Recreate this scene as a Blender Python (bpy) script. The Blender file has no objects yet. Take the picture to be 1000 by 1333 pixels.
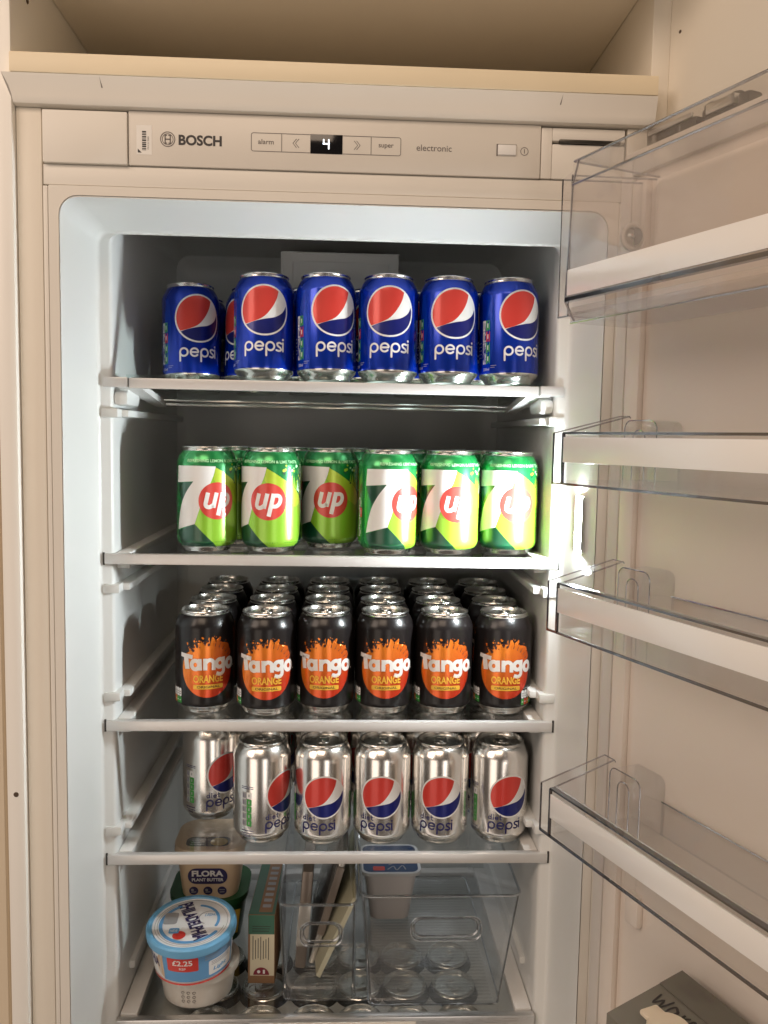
import bpy, bmesh, math, random
from mathutils import Vector, Matrix
random.seed(7)
C = bpy.context.scene.collection
SC = bpy.context.scene
PI = math.pi

# ------------------------------------------------------------------ camera
CAM = Vector((0.0101, -0.9167, 0.3118))
YAW, PITCH, ROLL, FPX = 0.046895, -0.087494, 0.018518, 1110.24
cam_d = bpy.data.cameras.new('camera')
cam = bpy.data.objects.new('camera', cam_d); C.objects.link(cam)
fw = Vector((math.sin(YAW)*math.cos(PITCH), math.cos(YAW)*math.cos(PITCH), math.sin(PITCH)))
r0 = Vector((math.cos(YAW), -math.sin(YAW), 0)); u0 = r0.cross(fw)
rr = math.cos(ROLL)*r0 + math.sin(ROLL)*u0
uu = -math.sin(ROLL)*r0 + math.cos(ROLL)*u0
M = Matrix((rr, uu, -fw)).transposed().to_4x4(); M.translation = CAM
cam.matrix_world = M
cam_d.sensor_fit = 'HORIZONTAL'; cam_d.sensor_width = 36; cam_d.lens = 36*FPX/1000
cam_d.clip_start = 0.02; cam_d.clip_end = 100
SC.camera = cam

# ------------------------------------------------------------------ world, lamps, exposure
W = bpy.data.worlds.new('World'); SC.world = W; W.use_nodes = True
W.node_tree.nodes['Background'].inputs[0].default_value = (1.0, .78, .62, 1)
W.node_tree.nodes['Background'].inputs[1].default_value = .07
def area(name, loc, target, sx, sy, radiance, col):
    d = bpy.data.lights.new(name, 'AREA'); d.shape = 'RECTANGLE'; d.size = sx; d.size_y = sy
    d.energy = radiance*PI*sx*sy; d.color = col
    o = bpy.data.objects.new(name, d); C.objects.link(o); o.location = loc
    o.rotation_euler = (Vector(target)-Vector(loc)).to_track_quat('-Z', 'Y').to_euler()
    return o
area('room_ceiling_light', (-.35, -1.75, 1.75), (0, 0, .15), 1.1, .8, 5.6, (1, .765, .575))
area('upper_left_fill', (-1.5, -1.30, 1.25), (.15, -.1, .0), .95, .95, 5.6, (1, .80, .66))  # area lamp added high on the left to brighten the door
area('left_reflection_fill', (-1.0, -1.7, -.35), (0, 0, -.1), .95, 1.4, 1.5, (1, .85, .72))  # added low fill, gives the cans bright reflections on their left
area('right_reflection_fill', (.60, -2.2, -.3), (0, 0, -.1), .60, 1.5, 1.8, (1, .90, .81))  # added fill, puts a bright streak right of centre on the cans
area('lower_back_fill', (.02, .235, -.168), (.02, .285, -.34), .34, .03, 3.6, (.98, .99, 1))  # added fill with no fitting, brightens the lower back and can lids
SC.view_settings.view_transform = 'Standard'; SC.view_settings.look = 'None'
SC.view_settings.exposure = -.08; SC.view_settings.gamma = 1
cy = SC.cycles
cy.use_denoising = True; cy.max_bounces = 14; cy.transparent_max_bounces = 40
cy.diffuse_bounces = 5; cy.glossy_bounces = 6; cy.transmission_bounces = 12
cy.sample_clamp_indirect = 6; cy.caustics_reflective = False; cy.caustics_refractive = False

# ------------------------------------------------------------------ materials
def mat(name, col, rough=.45, metal=0, coat=0, noise=0, nscale=60, bump=0, spec=.5, emit=None, es=0, stretch=None):
    m = bpy.data.materials.new(name); m.use_nodes = True
    nt = m.node_tree; b = nt.nodes['Principled BSDF']
    b.inputs['Base Color'].default_value = (*col, 1)
    b.inputs['Roughness'].default_value = rough; b.inputs['Metallic'].default_value = metal
    b.inputs['Coat Weight'].default_value = coat; b.inputs['Coat Roughness'].default_value = .12
    b.inputs['Specular IOR Level'].default_value = spec
    if emit:
        b.inputs['Emission Color'].default_value = (*emit, 1); b.inputs['Emission Strength'].default_value = es
    if noise or bump:
        tc = nt.nodes.new('ShaderNodeTexCoord'); n = nt.nodes.new('ShaderNodeTexNoise')
        n.inputs['Scale'].default_value = nscale; n.inputs['Detail'].default_value = 5
        if stretch:
            mp = nt.nodes.new('ShaderNodeMapping'); mp.inputs['Scale'].default_value = stretch
            nt.links.new(tc.outputs['Object'], mp.inputs['Vector']); nt.links.new(mp.outputs[0], n.inputs['Vector'])
        else: nt.links.new(tc.outputs['Object'], n.inputs['Vector'])
        if noise:
            mx = nt.nodes.new('ShaderNodeMix'); mx.data_type = 'RGBA'
            mx.inputs['A'].default_value = (*[c*(1-noise) for c in col], 1); mx.inputs['B'].default_value = (*[min(1, c*(1+noise)) for c in col], 1)
            nt.links.new(n.outputs['Fac'], mx.inputs['Factor']); nt.links.new(mx.outputs['Result'], b.inputs['Base Color'])
            mr = nt.nodes.new('ShaderNodeMapRange'); mr.inputs['To Min'].default_value = rough*.8; mr.inputs['To Max'].default_value = min(1, rough*1.25)
            nt.links.new(n.outputs['Fac'], mr.inputs['Value']); nt.links.new(mr.outputs[0], b.inputs['Roughness'])
        if bump:
            bp = nt.nodes.new('ShaderNodeBump'); bp.inputs['Strength'].default_value = bump; bp.inputs['Distance'].default_value = .0006
            nt.links.new(n.outputs['Fac'], bp.inputs['Height']); nt.links.new(bp.outputs[0], b.inputs['Normal'])
    return m

def clear(name, tint, base=.05, edge=.55, power=4.0, rough=.04, haze=0):
    """Thin clear plastic or glass: transparent with a facing-dependent gloss."""
    m = bpy.data.materials.new(name); m.use_nodes = True; nt = m.node_tree; nt.nodes.clear()
    out = nt.nodes.new('ShaderNodeOutputMaterial'); tr = nt.nodes.new('ShaderNodeBsdfTransparent'); gl = nt.nodes.new('ShaderNodeBsdfGlossy')
    tr.inputs[0].default_value = (*tint, 1); gl.inputs['Roughness'].default_value = rough; gl.inputs[0].default_value = (.95, .97, 1, 1)
    lw = nt.nodes.new('ShaderNodeLayerWeight'); lw.inputs[0].default_value = .5
    pw = nt.nodes.new('ShaderNodeMath'); pw.operation = 'POWER'; pw.inputs[1].default_value = power
    ma = nt.nodes.new('ShaderNodeMath'); ma.operation = 'MULTIPLY_ADD'; ma.inputs[1].default_value = edge; ma.inputs[2].default_value = base
    nt.links.new(lw.outputs['Facing'], pw.inputs[0]); nt.links.new(pw.outputs[0], ma.inputs[0])
    tc = nt.nodes.new('ShaderNodeTexCoord'); nz = nt.nodes.new('ShaderNodeTexNoise'); nz.inputs['Scale'].default_value = 28; nz.inputs['Detail'].default_value = 6
    nr = nt.nodes.new('ShaderNodeMapRange'); nr.inputs['From Min'].default_value = .42; nr.inputs['From Max'].default_value = .72
    nr.inputs['To Min'].default_value = rough; nr.inputs['To Max'].default_value = rough+.22
    nt.links.new(tc.outputs['Object'], nz.inputs['Vector']); nt.links.new(nz.outputs['Fac'], nr.inputs['Value']); nt.links.new(nr.outputs[0], gl.inputs['Roughness'])
    mx = nt.nodes.new('ShaderNodeMixShader')
    nt.links.new(ma.outputs[0], mx.inputs[0]); nt.links.new(gl.outputs[0], mx.inputs[2])
    if haze:
        df = nt.nodes.new('ShaderNodeBsdfDiffuse'); df.inputs[0].default_value = (.75, .76, .76, 1)
        m2 = nt.nodes.new('ShaderNodeMixShader'); m2.inputs[0].default_value = haze
        nt.links.new(tr.outputs[0], m2.inputs[1]); nt.links.new(df.outputs[0], m2.inputs[2]); nt.links.new(m2.outputs[0], mx.inputs[1])
    else: nt.links.new(tr.outputs[0], mx.inputs[1])
    nt.links.new(mx.outputs[0], out.inputs[0])
    return m

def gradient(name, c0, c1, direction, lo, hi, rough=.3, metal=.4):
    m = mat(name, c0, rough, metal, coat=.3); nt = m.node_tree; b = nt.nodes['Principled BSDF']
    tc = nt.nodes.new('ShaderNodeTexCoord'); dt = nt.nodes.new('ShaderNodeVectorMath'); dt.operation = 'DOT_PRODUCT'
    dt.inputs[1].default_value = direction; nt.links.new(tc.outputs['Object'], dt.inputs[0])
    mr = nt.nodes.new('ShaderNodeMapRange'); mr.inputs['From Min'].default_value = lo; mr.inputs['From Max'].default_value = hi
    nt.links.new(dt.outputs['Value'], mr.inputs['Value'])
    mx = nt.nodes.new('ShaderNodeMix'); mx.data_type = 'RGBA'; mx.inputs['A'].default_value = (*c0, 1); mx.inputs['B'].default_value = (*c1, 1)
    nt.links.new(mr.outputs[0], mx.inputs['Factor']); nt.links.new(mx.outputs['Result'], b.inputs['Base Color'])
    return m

m_liner = mat('liner_plastic', (.765, .775, .76), .33, noise=.035, nscale=7, bump=.05)
m_frame = mat('frame_plastic', (.80, .765, .70), .42, noise=.035, nscale=9, bump=.1)
m_panel = mat('panel_plastic', (.73, .69, .625), .38, noise=.02, nscale=20)
m_cab = mat('cabinet_laminate', (.80, .745, .65), .5, noise=.025, nscale=8, bump=.12)
m_edge = mat('cabinet_edging', (.84, .73, .53), .45, noise=.03, nscale=18)
m_rail = mat('rail_laminate', (.82, .78, .71), .45, noise=.03, nscale=10)
m_white = mat('white_plastic', (.82, .81, .79), .4, noise=.02, nscale=20)
m_trim = mat('shelf_trim', (.70, .69, .68), .33, metal=.3, noise=.04, nscale=30, stretch=(1, 60, 60))
m_alu = mat('brushed_steel', (.72, .71, .70), .28, metal=.95, noise=.06, nscale=40, stretch=(1, 80, 80))
m_strip = mat('bin_strip', (.985, .985, .98), .28, metal=.15, coat=1)
m_glass_top = clear('top_shelf_glass', (.95, .985, .97), .05, .16, 3.0, .03)
m_gap = mat('dark_gap', (.05, .045, .04), .7)
m_ink = mat('dark_ink', (.035, .032, .032), .5)
m_ink2 = mat('grey_ink', (.16, .14, .13), .5)
m_display = mat('display_black', (.008, .008, .01), .12)
m_led = mat('display_digit', (.8, .85, .9), .5, emit=(.9, .95, 1), es=1.3)
m_lamp = mat('lamp_diffuser', (.9, .9, .9), .5, emit=(.90, .98, 1.0), es=590)
_nt = m_lamp.node_tree; _g = _nt.nodes.new('ShaderNodeNewGeometry'); _x = _nt.nodes.new('ShaderNodeMath'); _x.operation = 'MULTIPLY_ADD'   # lit on its front face only
_x.inputs[1].default_value = -590; _x.inputs[2].default_value = 590
_nt.links.new(_g.outputs['Backfacing'], _x.inputs[0]); _nt.links.new(_x.outputs[0], _nt.nodes['Principled BSDF'].inputs['Emission Strength'])
m_steel = mat('hinge_steel', (.085, .08, .07), .32, metal=.9, noise=.15, nscale=70)
m_hole = mat('screw_hole', (.09, .06, .04), .8)
m_gasket = mat('door_gasket', (.66, .62, .58), .55)
m_door = mat('door_liner', (.80, .725, .655), .38, noise=.045, nscale=5, bump=.06)
m_vent = mat('vent_plastic', (.88, .88, .87), .4)
m_wall = mat('wall_paint', (.78, .66, .50), .7, noise=.02, nscale=20, bump=.1)
m_glass = clear('shelf_glass', (.972, .978, .970), .045, .75, 3.2, .02)
m_clear = clear('bin_plastic', (.96, .955, .95), .04, .5, 3.5, .05)
m_clear2 = clear('box_plastic', (.975, .98, .98), .05, .6, 2.6, .06, haze=.008)
m_rim = clear('bin_rim_reflection', (.17, .17, .215), .16, .6, 3, .08)  # dark tint stands for the reflections along the clear edges
m_rim_glint = clear('rim_highlight', (.80, .80, .80), .3, .5, 2, .1, haze=.25)  # pale haze colour for the highlight line on the rack rims
m_dairy = clear('dairy_plastic', (.95, .93, .92), .06, .5, 2.6, .06, haze=.05)
m_bracket = clear('bracket_plastic', (.992, .99, .988), .05, .6, 2.2, .06)
m_riml = clear('bin_edge', (.60, .59, .62), .3, .5, 2, .08)
m_rim2 = clear('box_rim', (.70, .72, .73), .34, .5, 2, .06)
m_silver = mat('can_aluminium', (.80, .79, .77), .2, metal=1, noise=.03, nscale=30)
m_dome = mat('can_base_aluminium', (.80, .80, .78), .45, metal=.9)
m_lid = mat('lid_aluminium', (.85, .84, .81), .25, metal=1, noise=.04, nscale=90)

# ------------------------------------------------------------------ geometry helpers
class MB:
    def __init__(s): s.v = []; s.f = []; s.m = []
    def add(s, vs, fs, mi=0):
        n = len(s.v); s.v += [tuple(v) for v in vs]; s.f += [[n+i for i in f] for f in fs]; s.m += [mi]*len(fs); return s
    def box(s, x0, x1, y0, y1, z0, z1, mi=0, b=0):
        if b <= 0:
            vs = [(x, y, z) for x in (x0, x1) for y in (y0, y1) for z in (z0, z1)]
            return s.add(vs, [(0, 1, 3, 2), (4, 6, 7, 5), (0, 4, 5, 1), (2, 3, 7, 6), (0, 2, 6, 4), (1, 5, 7, 3)], mi)
        bm = bmesh.new(); bmesh.ops.create_cube(bm, size=1)
        for v in bm.verts: v.co = Vector(((x0+x1)/2+v.co.x*(x1-x0), (y0+y1)/2+v.co.y*(y1-y0), (z0+z1)/2+v.co.z*(z1-z0)))
        b = min(b, .45*min(x1-x0, y1-y0, z1-z0))
        bmesh.ops.bevel(bm, geom=bm.edges[:], offset=b, segments=2, profile=.6, affect='EDGES')
        s.bm(bm, mi); return s
    def bm(s, bm, mi=0):
        bm.verts.index_update(); s.add([v.co for v in bm.verts], [[v.index for v in f.verts] for f in bm.faces], mi); bm.free()
    def lathe(s, prof, seg=48, mi=0, cx=0, cyy=0, z=0, sx=1, sy=1, cap0=False, cap1=False, mis=None):
        n = len(prof); vs = []
        for r, h in prof:
            for k in range(seg):
                a = 2*PI*k/seg; vs.append((cx+r*sx*math.cos(a), cyy+r*sy*math.sin(a), z+h))
        base = len(s.v); s.v += vs
        for i in range(n-1):
            for k in range(seg):
                k2 = (k+1) % seg
                s.f.append([base+i*seg+k, base+i*seg+k2, base+(i+1)*seg+k2, base+(i+1)*seg+k]); s.m.append(mis[i] if mis else mi)
        if cap0: s.f.append([base+k for k in range(seg)][::-1]); s.m.append(mis[0] if mis else mi)
        if cap1: s.f.append([base+(n-1)*seg+k for k in range(seg)]); s.m.append(mis[-1] if mis else mi)
        return s
    def tube(s, pts, r, seg=8, closed=False, mi=0):
        pts = [Vector(p) for p in pts]; n = len(pts); base = len(s.v)
        for i, p in enumerate(pts):
            a = pts[(i-1) % n] if (closed or i > 0) else p
            b = pts[(i+1) % n] if (closed or i < n-1) else p
            t = (b-a).normalized(); up = Vector((0, 0, 1)) if abs(t.z) < .9 else Vector((0, 1, 0))
            x = t.cross(up).normalized(); y = x.cross(t)
            for k in range(seg):
                q = 2*PI*k/seg; s.v.append(tuple(p+r*(math.cos(q)*x+math.sin(q)*y)))
        for i in range(n if closed else n-1):
            j = (i+1) % n
            for k in range(seg):
                k2 = (k+1) % seg; s.f.append([base+i*seg+k, base+j*seg+k, base+j*seg+k2, base+i*seg+k2]); s.m.append(mi)
        if not closed:
            s.f.append([base+k for k in range(seg)]); s.m.append(mi)
            s.f.append([base+(n-1)*seg+k for k in range(seg)][::-1]); s.m.append(mi)
        return s
    def sweep(s, loops, mi=0, closed=True, cap=True):
        """loops: equal-length point loops, joined in order"""
        n = len(loops[0]); base = len(s.v)
        for L in loops: s.v += [tuple(p) for p in L]
        for i in range(len(loops)-1):
            for k in range(n if closed else n-1):
                k2 = (k+1) % n; s.f.append([base+i*n+k, base+i*n+k2, base+(i+1)*n+k2, base+(i+1)*n+k]); s.m.append(mi)
        if cap and closed:
            s.f.append([base+k for k in range(n)][::-1]); s.m.append(mi)
            s.f.append([base+(len(loops)-1)*n+k for k in range(n)]); s.m.append(mi)
        return s
    def build(s, name, mats, parent=None, smooth=None, loc=None, recalc=True, kind=None):
        me = bpy.data.meshes.new(name); me.from_pydata(s.v, [], s.f)
        if not isinstance(mats, (list, tuple)): mats = [mats]
        for m in mats: me.materials.append(m)
        for p, i in zip(me.polygons, s.m): p.material_index = i
        if recalc:
            b = bmesh.new(); b.from_mesh(me); bmesh.ops.recalc_face_normals(b, faces=b.faces); b.to_mesh(me); b.free()
        if smooth is not None:
            me.polygons.foreach_set('use_smooth', [True]*len(me.polygons)); me.set_sharp_from_angle(angle=math.radians(smooth))
        o = bpy.data.objects.new(name, me); C.objects.link(o)
        if parent: o.parent = parent
        if loc is not None: o.location = loc
        if kind: o['kind'] = kind
        return o

def thing(name, label, cat, loc=(0, 0, 0), rot=(0, 0, 0), group=None):
    o = bpy.data.objects.new(name, None); C.objects.link(o); o.empty_display_size = .02
    o.location = loc; o.rotation_euler = rot; o['label'] = label; o['category'] = cat
    if group: o['group'] = group
    return o
def dup(root, loc, rot, label, group=None):
    r = root.copy(); C.objects.link(r); r.location = loc; r.rotation_euler = rot; r['label'] = label
    if group: r['group'] = group
    for ch in list(root.children):
        c = ch.copy(); C.objects.link(c); c.parent = r
        for g in ch.children:
            d = g.copy(); C.objects.link(d); d.parent = c
    return r

def catmull(pts, n=6, closed=False):
    out = []; m = len(pts); P = lambda i: pts[i % m] if closed else pts[max(0, min(m-1, i))]
    for i in range(m if closed else m-1):
        p0, p1, p2, p3 = P(i-1), P(i), P(i+1), P(i+2)
        for k in range(n):
            t = k/n
            out.append(tuple(.5*((2*b)+(-a+c)*t+(2*a-5*b+4*c-d)*t*t+(-a+3*b-3*c+d)*t**3) for a, b, c, d in zip(p0, p1, p2, p3)))
    if not closed: out.append(tuple(pts[-1]))
    return out
def arc(cx, cyy, r, a0, a1, n=20, ry=None):
    ry = ry or r
    return [(cx+r*math.cos(math.radians(a0+(a1-a0)*i/n)), cyy+ry*math.sin(math.radians(a0+(a1-a0)*i/n))) for i in range(n+1)]
def rrect(x0, x1, y0, y1, r, n=5):
    return (arc(x1-r, y1-r, r, 0, 90, n)+arc(x0+r, y1-r, r, 90, 180, n)+arc(x0+r, y0+r, r, 180, 270, n)+arc(x1-r, y0+r, r, 270, 360, n))

_tc = {}
def text_tris(s, bold=0, shear=0):
    key = (s, bold, shear)
    if key not in _tc:
        cu = bpy.data.curves.new('t', 'FONT'); cu.body = s; cu.size = 1; cu.offset = bold; cu.shear = shear; cu.resolution_u = 4; cu.fill_mode = 'FRONT'
        o = bpy.data.objects.new('t', cu); C.objects.link(o)
        me = bpy.data.meshes.new_from_object(o.evaluated_get(bpy.context.evaluated_depsgraph_get()))
        vs = [(v.co.x, v.co.y) for v in me.vertices]; fs = [list(p.vertices) for p in me.polygons]
        bpy.data.objects.remove(o); bpy.data.curves.remove(cu); bpy.data.meshes.remove(me)
        x0 = min(v[0] for v in vs); x1 = max(v[0] for v in vs); y0 = min(v[1] for v in vs); y1 = max(v[1] for v in vs)
        _tc[key] = ([((x-x0)/(x1-x0), (y-y0)/(y1-y0)) for x, y in vs], fs)
    return _tc[key]

class Flat:
    """Flat print in (u, v), later laid on a surface."""
    def __init__(s): s.items = []
    def poly(s, pts, mi, layer=0):
        s.items.append((list(pts), [list(range(len(pts)))], mi, layer)); return s
    def stroke(s, pts, w, mi, layer=0, closed=False, cap=True):
        pts = [Vector(p) for p in pts]; n = len(pts); vs = []; fs = []
        for i, p in enumerate(pts):
            a = pts[(i-1) % n] if (closed or i > 0) else p
            b = pts[(i+1) % n] if (closed or i < n-1) else p
            t = (b-a)
            if t.length < 1e-9: t = Vector((1, 0))
            t.normalize(); nn = Vector((-t.y, t.x))*w/2
            vs += [(p.x+nn.x, p.y+nn.y), (p.x-nn.x, p.y-nn.y)]
        for i in range(n if closed else n-1):
            j = (i+1) % n; fs.append([2*i, 2*i+1, 2*j+1, 2*j])
        if cap and not closed:
            for p, q in ((pts[0], pts[1]), (pts[-1], pts[-2])):
                a = math.degrees(math.atan2(p.y-q.y, p.x-q.x)); k = len(vs)
                ar = arc(p.x, p.y, w/2, a-90, a+90, 6); vs += ar; fs.append([k+i for i in range(len(ar))])
        s.items.append((vs, fs, mi, layer)); return s
    def text(s, t, x0, x1, y0, y1, mi, layer=0, bold=0, shear=0, rot=False):
        vs, fs = text_tris(t, bold, shear)
        if rot: vv = [(x0+(1-b)*(x1-x0), y0+a*(y1-y0)) for a, b in vs]     # reads upwards
        else: vv = [(x0+a*(x1-x0), y0+b*(y1-y0)) for a, b in vs]
        s.items.append((vv, fs, mi, layer)); return s
    def disc(s, cx, cyy, r, mi, layer=0, ry=None, n=36): return s.poly(arc(cx, cyy, r, 0, 360-360/n, n-1, ry), mi, layer)
    def build(s, name, mats, fn, parent=None, step=None, vstep=None, loc=None, smooth=True):
        bm = bmesh.new(); lay = bm.verts.layers.float.new('lay')
        for vs, fs, mi, ly in s.items:
            bv = [bm.verts.new((u, v, 0)) for u, v in vs]
            for b in bv: b[lay] = ly
            new = []
            for f in fs:
                try: fc = bm.faces.new([bv[i] for i in f])
                except ValueError: continue
                fc.material_index = mi; new.append(fc)
            big = [f for f in new if len(f.verts) > 4]
            if big: bmesh.ops.triangulate(bm, faces=big)
        for ax, st in ((0, step), (1, vstep)):
            if st:
                lo = min(v.co[ax] for v in bm.verts); hi = max(v.co[ax] for v in bm.verts); k = math.floor(lo/st)+1
                while k*st < hi:
                    p = [0, 0, 0]; p[ax] = k*st; nn = [0, 0, 0]; nn[ax] = 1
                    bmesh.ops.bisect_plane(bm, geom=bm.verts[:]+bm.edges[:]+bm.faces[:], plane_co=p, plane_no=nn, dist=1e-6); k += 1
        for v in bm.verts: v.co = Vector(fn(v.co.x, v.co.y, v[lay]))
        bm.verts.layers.float.remove(lay)
        bmesh.ops.dissolve_degenerate(bm, dist=1e-7, edges=bm.edges[:])
        me = bpy.data.meshes.new(name); bm.to_mesh(me); bm.free()
        for m in mats: me.materials.append(m)
        if smooth: me.polygons.foreach_set('use_smooth', [True]*len(me.polygons))
        o = bpy.data.objects.new(name, me); C.objects.link(o)
        if parent: o.parent = parent
        if loc is not None: o.location = loc
        return o

# ------------------------------------------------------------------ kitchen cabinet (the surround)
cab = thing('kitchen_cabinet', 'cream tall kitchen cabinet housing the fridge with open cupboard above', 'cabinet', (0, .25, -1.0))
cb = tuple(-c for c in cab.location)
m_lit_edge = mat('lit_cream_edging', (.93, .91, .86), .35, noise=.02, nscale=12)  # paler than the laminate, light on the left panel put into the colour
MB().box(-.3185, -.3005, -.088, .55, -1, 1.2, b=.004).build('side_panel', m_lit_edge, cab, 40, cb)
MB().box(.3005, .3185, -.070, .55, -1, 1.2, b=.002).build('side_panel', m_cab, cab, 40, cb)
MB().box(-.3, .3, -.0955, .5, .6368, .6548, b=.0015).build('shelf_board', m_edge, cab, 40, cb)
MB().box(-.3, .3, -.165, .5, .757, .775, b=.0015).build('ceiling_board', m_cab, cab, 40, cb)  # front carried forward out of view to shade the shelf below
MB().box(-.3, .3, .50, .51, -.9, 1.2).build('back_panel', m_cab, cab, None, cb)
# sloping rail below the shelf board, with rounded returns at the ends
prof = [(-.0945, .6366), (-.0930, .6320), (-.0908, .6255), (-.0893, .6190), (-.0885, .6150), (-.0870, .6125), (-.0830, .6115), (-.0700, .6118), (-.0700, .6366)]
loops = [[(-.2995-.014*max(0, (z-.6118)/.0327)**2, y, z) for y, z in prof], [(-.27, y, z) for y, z in prof], [(.27, y, z) for y, z in prof], [(.3003, y, z) for y, z in prof]]
rail = MB().sweep(loops).build('rail', m_rail, cab, 30, cb)
for x in (-.228, .2185):
    sg = 1 if x < 0 else -1
    f = MB(); f.lathe([(.0001, .0003), (.0045, .0002), (.0056, -.0004), (.0060, -.003)], 24, sx=1.3, sy=.8)
    cap = f.build('screw_cap', m_rail, cab, 40, (x+cb[0], -.0922+cb[1], .6308+cb[2])); cap.rotation_euler = (math.radians(109), 0, 0)
    nt_ = MB(); nt_.box(-.0005, .0005, -.0045, .0055, -.001, .0004)
    no = nt_.build('cap_notch', m_ink2, cab, None, (x+sg*.0095+cb[0], -.0923+cb[1], .6310+cb[2])); no.rotation_euler = (math.radians(109), 0, sg*math.radians(-38))
for x, y, z in ((-.309, -.0884, -.046),):
    MB().lathe([(.0001, .0003), (.0022, .0002), (.0026, -.0004)], 14).build('screw_hole', m_hole, cab, None, (x+cb[0], y+cb[1], z+cb[2])).rotation_euler = (PI/2, 0, 0)
MB().lathe([(.0001, .0003), (.0025, .0002), (.003, -.0004)], 14).build('screw_hole', m_hole, cab, None, (-.2999+cb[0], -.045+cb[1], .722+cb[2])).rotation_euler = (0, PI/2, 0)
for x0, x1 in ((-.3, -.2768), (.2768, .3)):
    MB().box(x0, x1, -.0805, -.05, -1, .6112, b=.0015).build('filler_strip', m_cab, cab, 40, cb)
wall = MB().box(-1.2, -.3188, -.089, .0, -1, 1.2, b=.012).build('wall', m_wall); wall['kind'] = 'structure'

# ------------------------------------------------------------------ fridge body
fr = thing('fridge', 'white built-in fridge standing open with lit shelves full of cans', 'fridge', (0, .15, -1.0))
fb = tuple(-c for c in fr.location)
# liner as rounded-rectangle rings running from the frame opening to the back wall
ZB = -.395
def ring(hx, zt, zb, r, y, n=6): return [(x, y, z) for x, z in rrect(-hx, hx, zb, zt, r, n)]
L = MB()
rings = [ring(.2625, .5335, ZB-.012, .018, -.0785), ring(.2612, .5315, ZB-.010, .017, -.0805), ring(.2600, .5300, ZB-.010, .016, -.0770), ring(.2575, .5270, ZB-.008, .016, -.060),
         ring(.2500, .5195, ZB, .014, -.008), ring(.2485, .5180, ZB, .013, -.0025), ring(.2462, .5160, ZB, .013, -.0008), ring(.2385, .5160, ZB, .012, -.0005), ring(.2362, .5175, ZB, .012, .0012),
         ring(.2352, .5190, ZB, .012, .006), ring(.2350, .5420, ZB, .014, .030), ring(.2348, .5620, ZB, .018, .060), ring(.2330, .5640, ZB, .02, .335), ring(.2200, .5500, ZB, .02, .345)]
L.sweep(rings, closed=True, cap=False)
L.f.append([len(L.v)-len(rings[0])+k for k in range(len(rings[0]))]); L.m.append(0)
L.build('inner_liner', m_liner, fr, 50, fb)
# front frame around the opening
F = MB()
out = [(-.2705, -.080), (.2705, -.080)]
o_ = ring(.2716, .5419, -1.0, .0015, -.0800); i_ = ring(.2622, .5332, ZB-.012, .018, -.0800); b_ = ring(.2716, .5419, -1.0, .0015, -.070)
F.sweep([i_, o_, b_], cap=False)
F.build('front_frame', m_frame, fr, 40, fb)
G = MB()
G.box(-.2765, .2765, -.0790, -.062, .5425, .5612, b=.0012)
for s in (-1, 1): G.box(min(s*.2765, s*.2722), max(s*.2765, s*.2722), -.0800, -.06, -1.0, .5412, b=.0008)
G.build('outer_flange', m_frame, fr, 40, fb)
MB().box(-.2745, .2745, -.066, .0, .541, .611).build('top_housing', m_gap, fr, None, fb)
MB().box(-.2752, -.1972, -.0835, -.066, .5615, .6090, b=.0012).build('cover_block', m_frame, fr, 40, fb)
pn = MB().box(-.1965, .1928, -.0815, -.066, .5618, .6110, b=.001).build('control_panel', m_panel, fr, 40, fb)
MB().box(.1935, .2040, -.0805, -.066, .5622, .6095, b=.001).box(.2040, .2745, -.0805, -.066, .5975, .6095, b=.001).box(.2042, .2745, -.0805, -.066, .5622, .5945, b=.001).build('cover_block', m_frame, fr, 40, fb)
MB().box(.2105, .2700, -.0830, -.078, .5948, .5985, b=.001).build('hinge_slot', m_steel, fr, 40, fb)
# control panel print
PY = -.0815
def on_panel(u, v, l): return (u, PY-.0002-.00015*l, v)
D = Flat()
m_lblw = mat('sticker_white', (.86, .84, .80), .5); m_outl = m_ink
D.poly([(-.1890, .5715), (-.1748, .5715), (-.1748, .5982), (-.1890, .5982)], 1, 0)
random.seed(3); z = .5755
while z < .5935:
    h = random.choice((.0005, .0009, .0014)); D.poly([(-.1838, z), (-.1800, z), (-.1800, z+h), (-.1838, z+h)], 0, 1); z += h+random.choice((.0005, .0008))
D.poly([(-.1878, .5732), (-.1842, .5732), (-.1878, .5768)], 0, 1); D.text('70121380', -.1788, -.1774, .576, .588, 2, 1, rot=True)
lp = D.build('sticker', [m_ink, m_lblw, m_ink2], on_panel, pn)
D = Flat(); cx, cz = -.1601, .5862
D.stroke(arc(cx, cz, .0066, 0, 350, 35), .0008, 0, 0, True); D.stroke(arc(cx, cz, .0050, 0, 350, 35), .0006, 0, 0, True)
for sx in (-1, 1): D.stroke([(cx+sx*.0024, cz-.0038), (cx+sx*.0024, cz+.0038)], .0010, 0, 1, cap=False)
D.stroke([(cx-.0024, cz), (cx+.0024, cz)], .001, 0, 1, cap=False)
for sx in (-1, 1):
    for sz in (-1, 1): D.stroke([(cx+sx*.0006, cz+sz*.0036), (cx+sx*.0026, cz+sz*.0036)], .0009, 0, 1, cap=False)
D.build('emblem', [m_ink2], on_panel, pn)
D = Flat(); D.text('BOSCH', -.1500, -.1098, .5812, .5908, 0, 0, bold=.035); D.build('lettering', [m_ink], on_panel, pn)
D = Flat(); bx = [-.0822, -.0538, -.0268, .0036, .0306, .0588]
D.stroke(rrect(bx[0], bx[5], .5782, .5948, .002), .0006, 0, 0, True)
for k in (1, 4): D.stroke([(bx[k], .5785), (bx[k], .5945)], .0005, 0, 1, cap=False)
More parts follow.
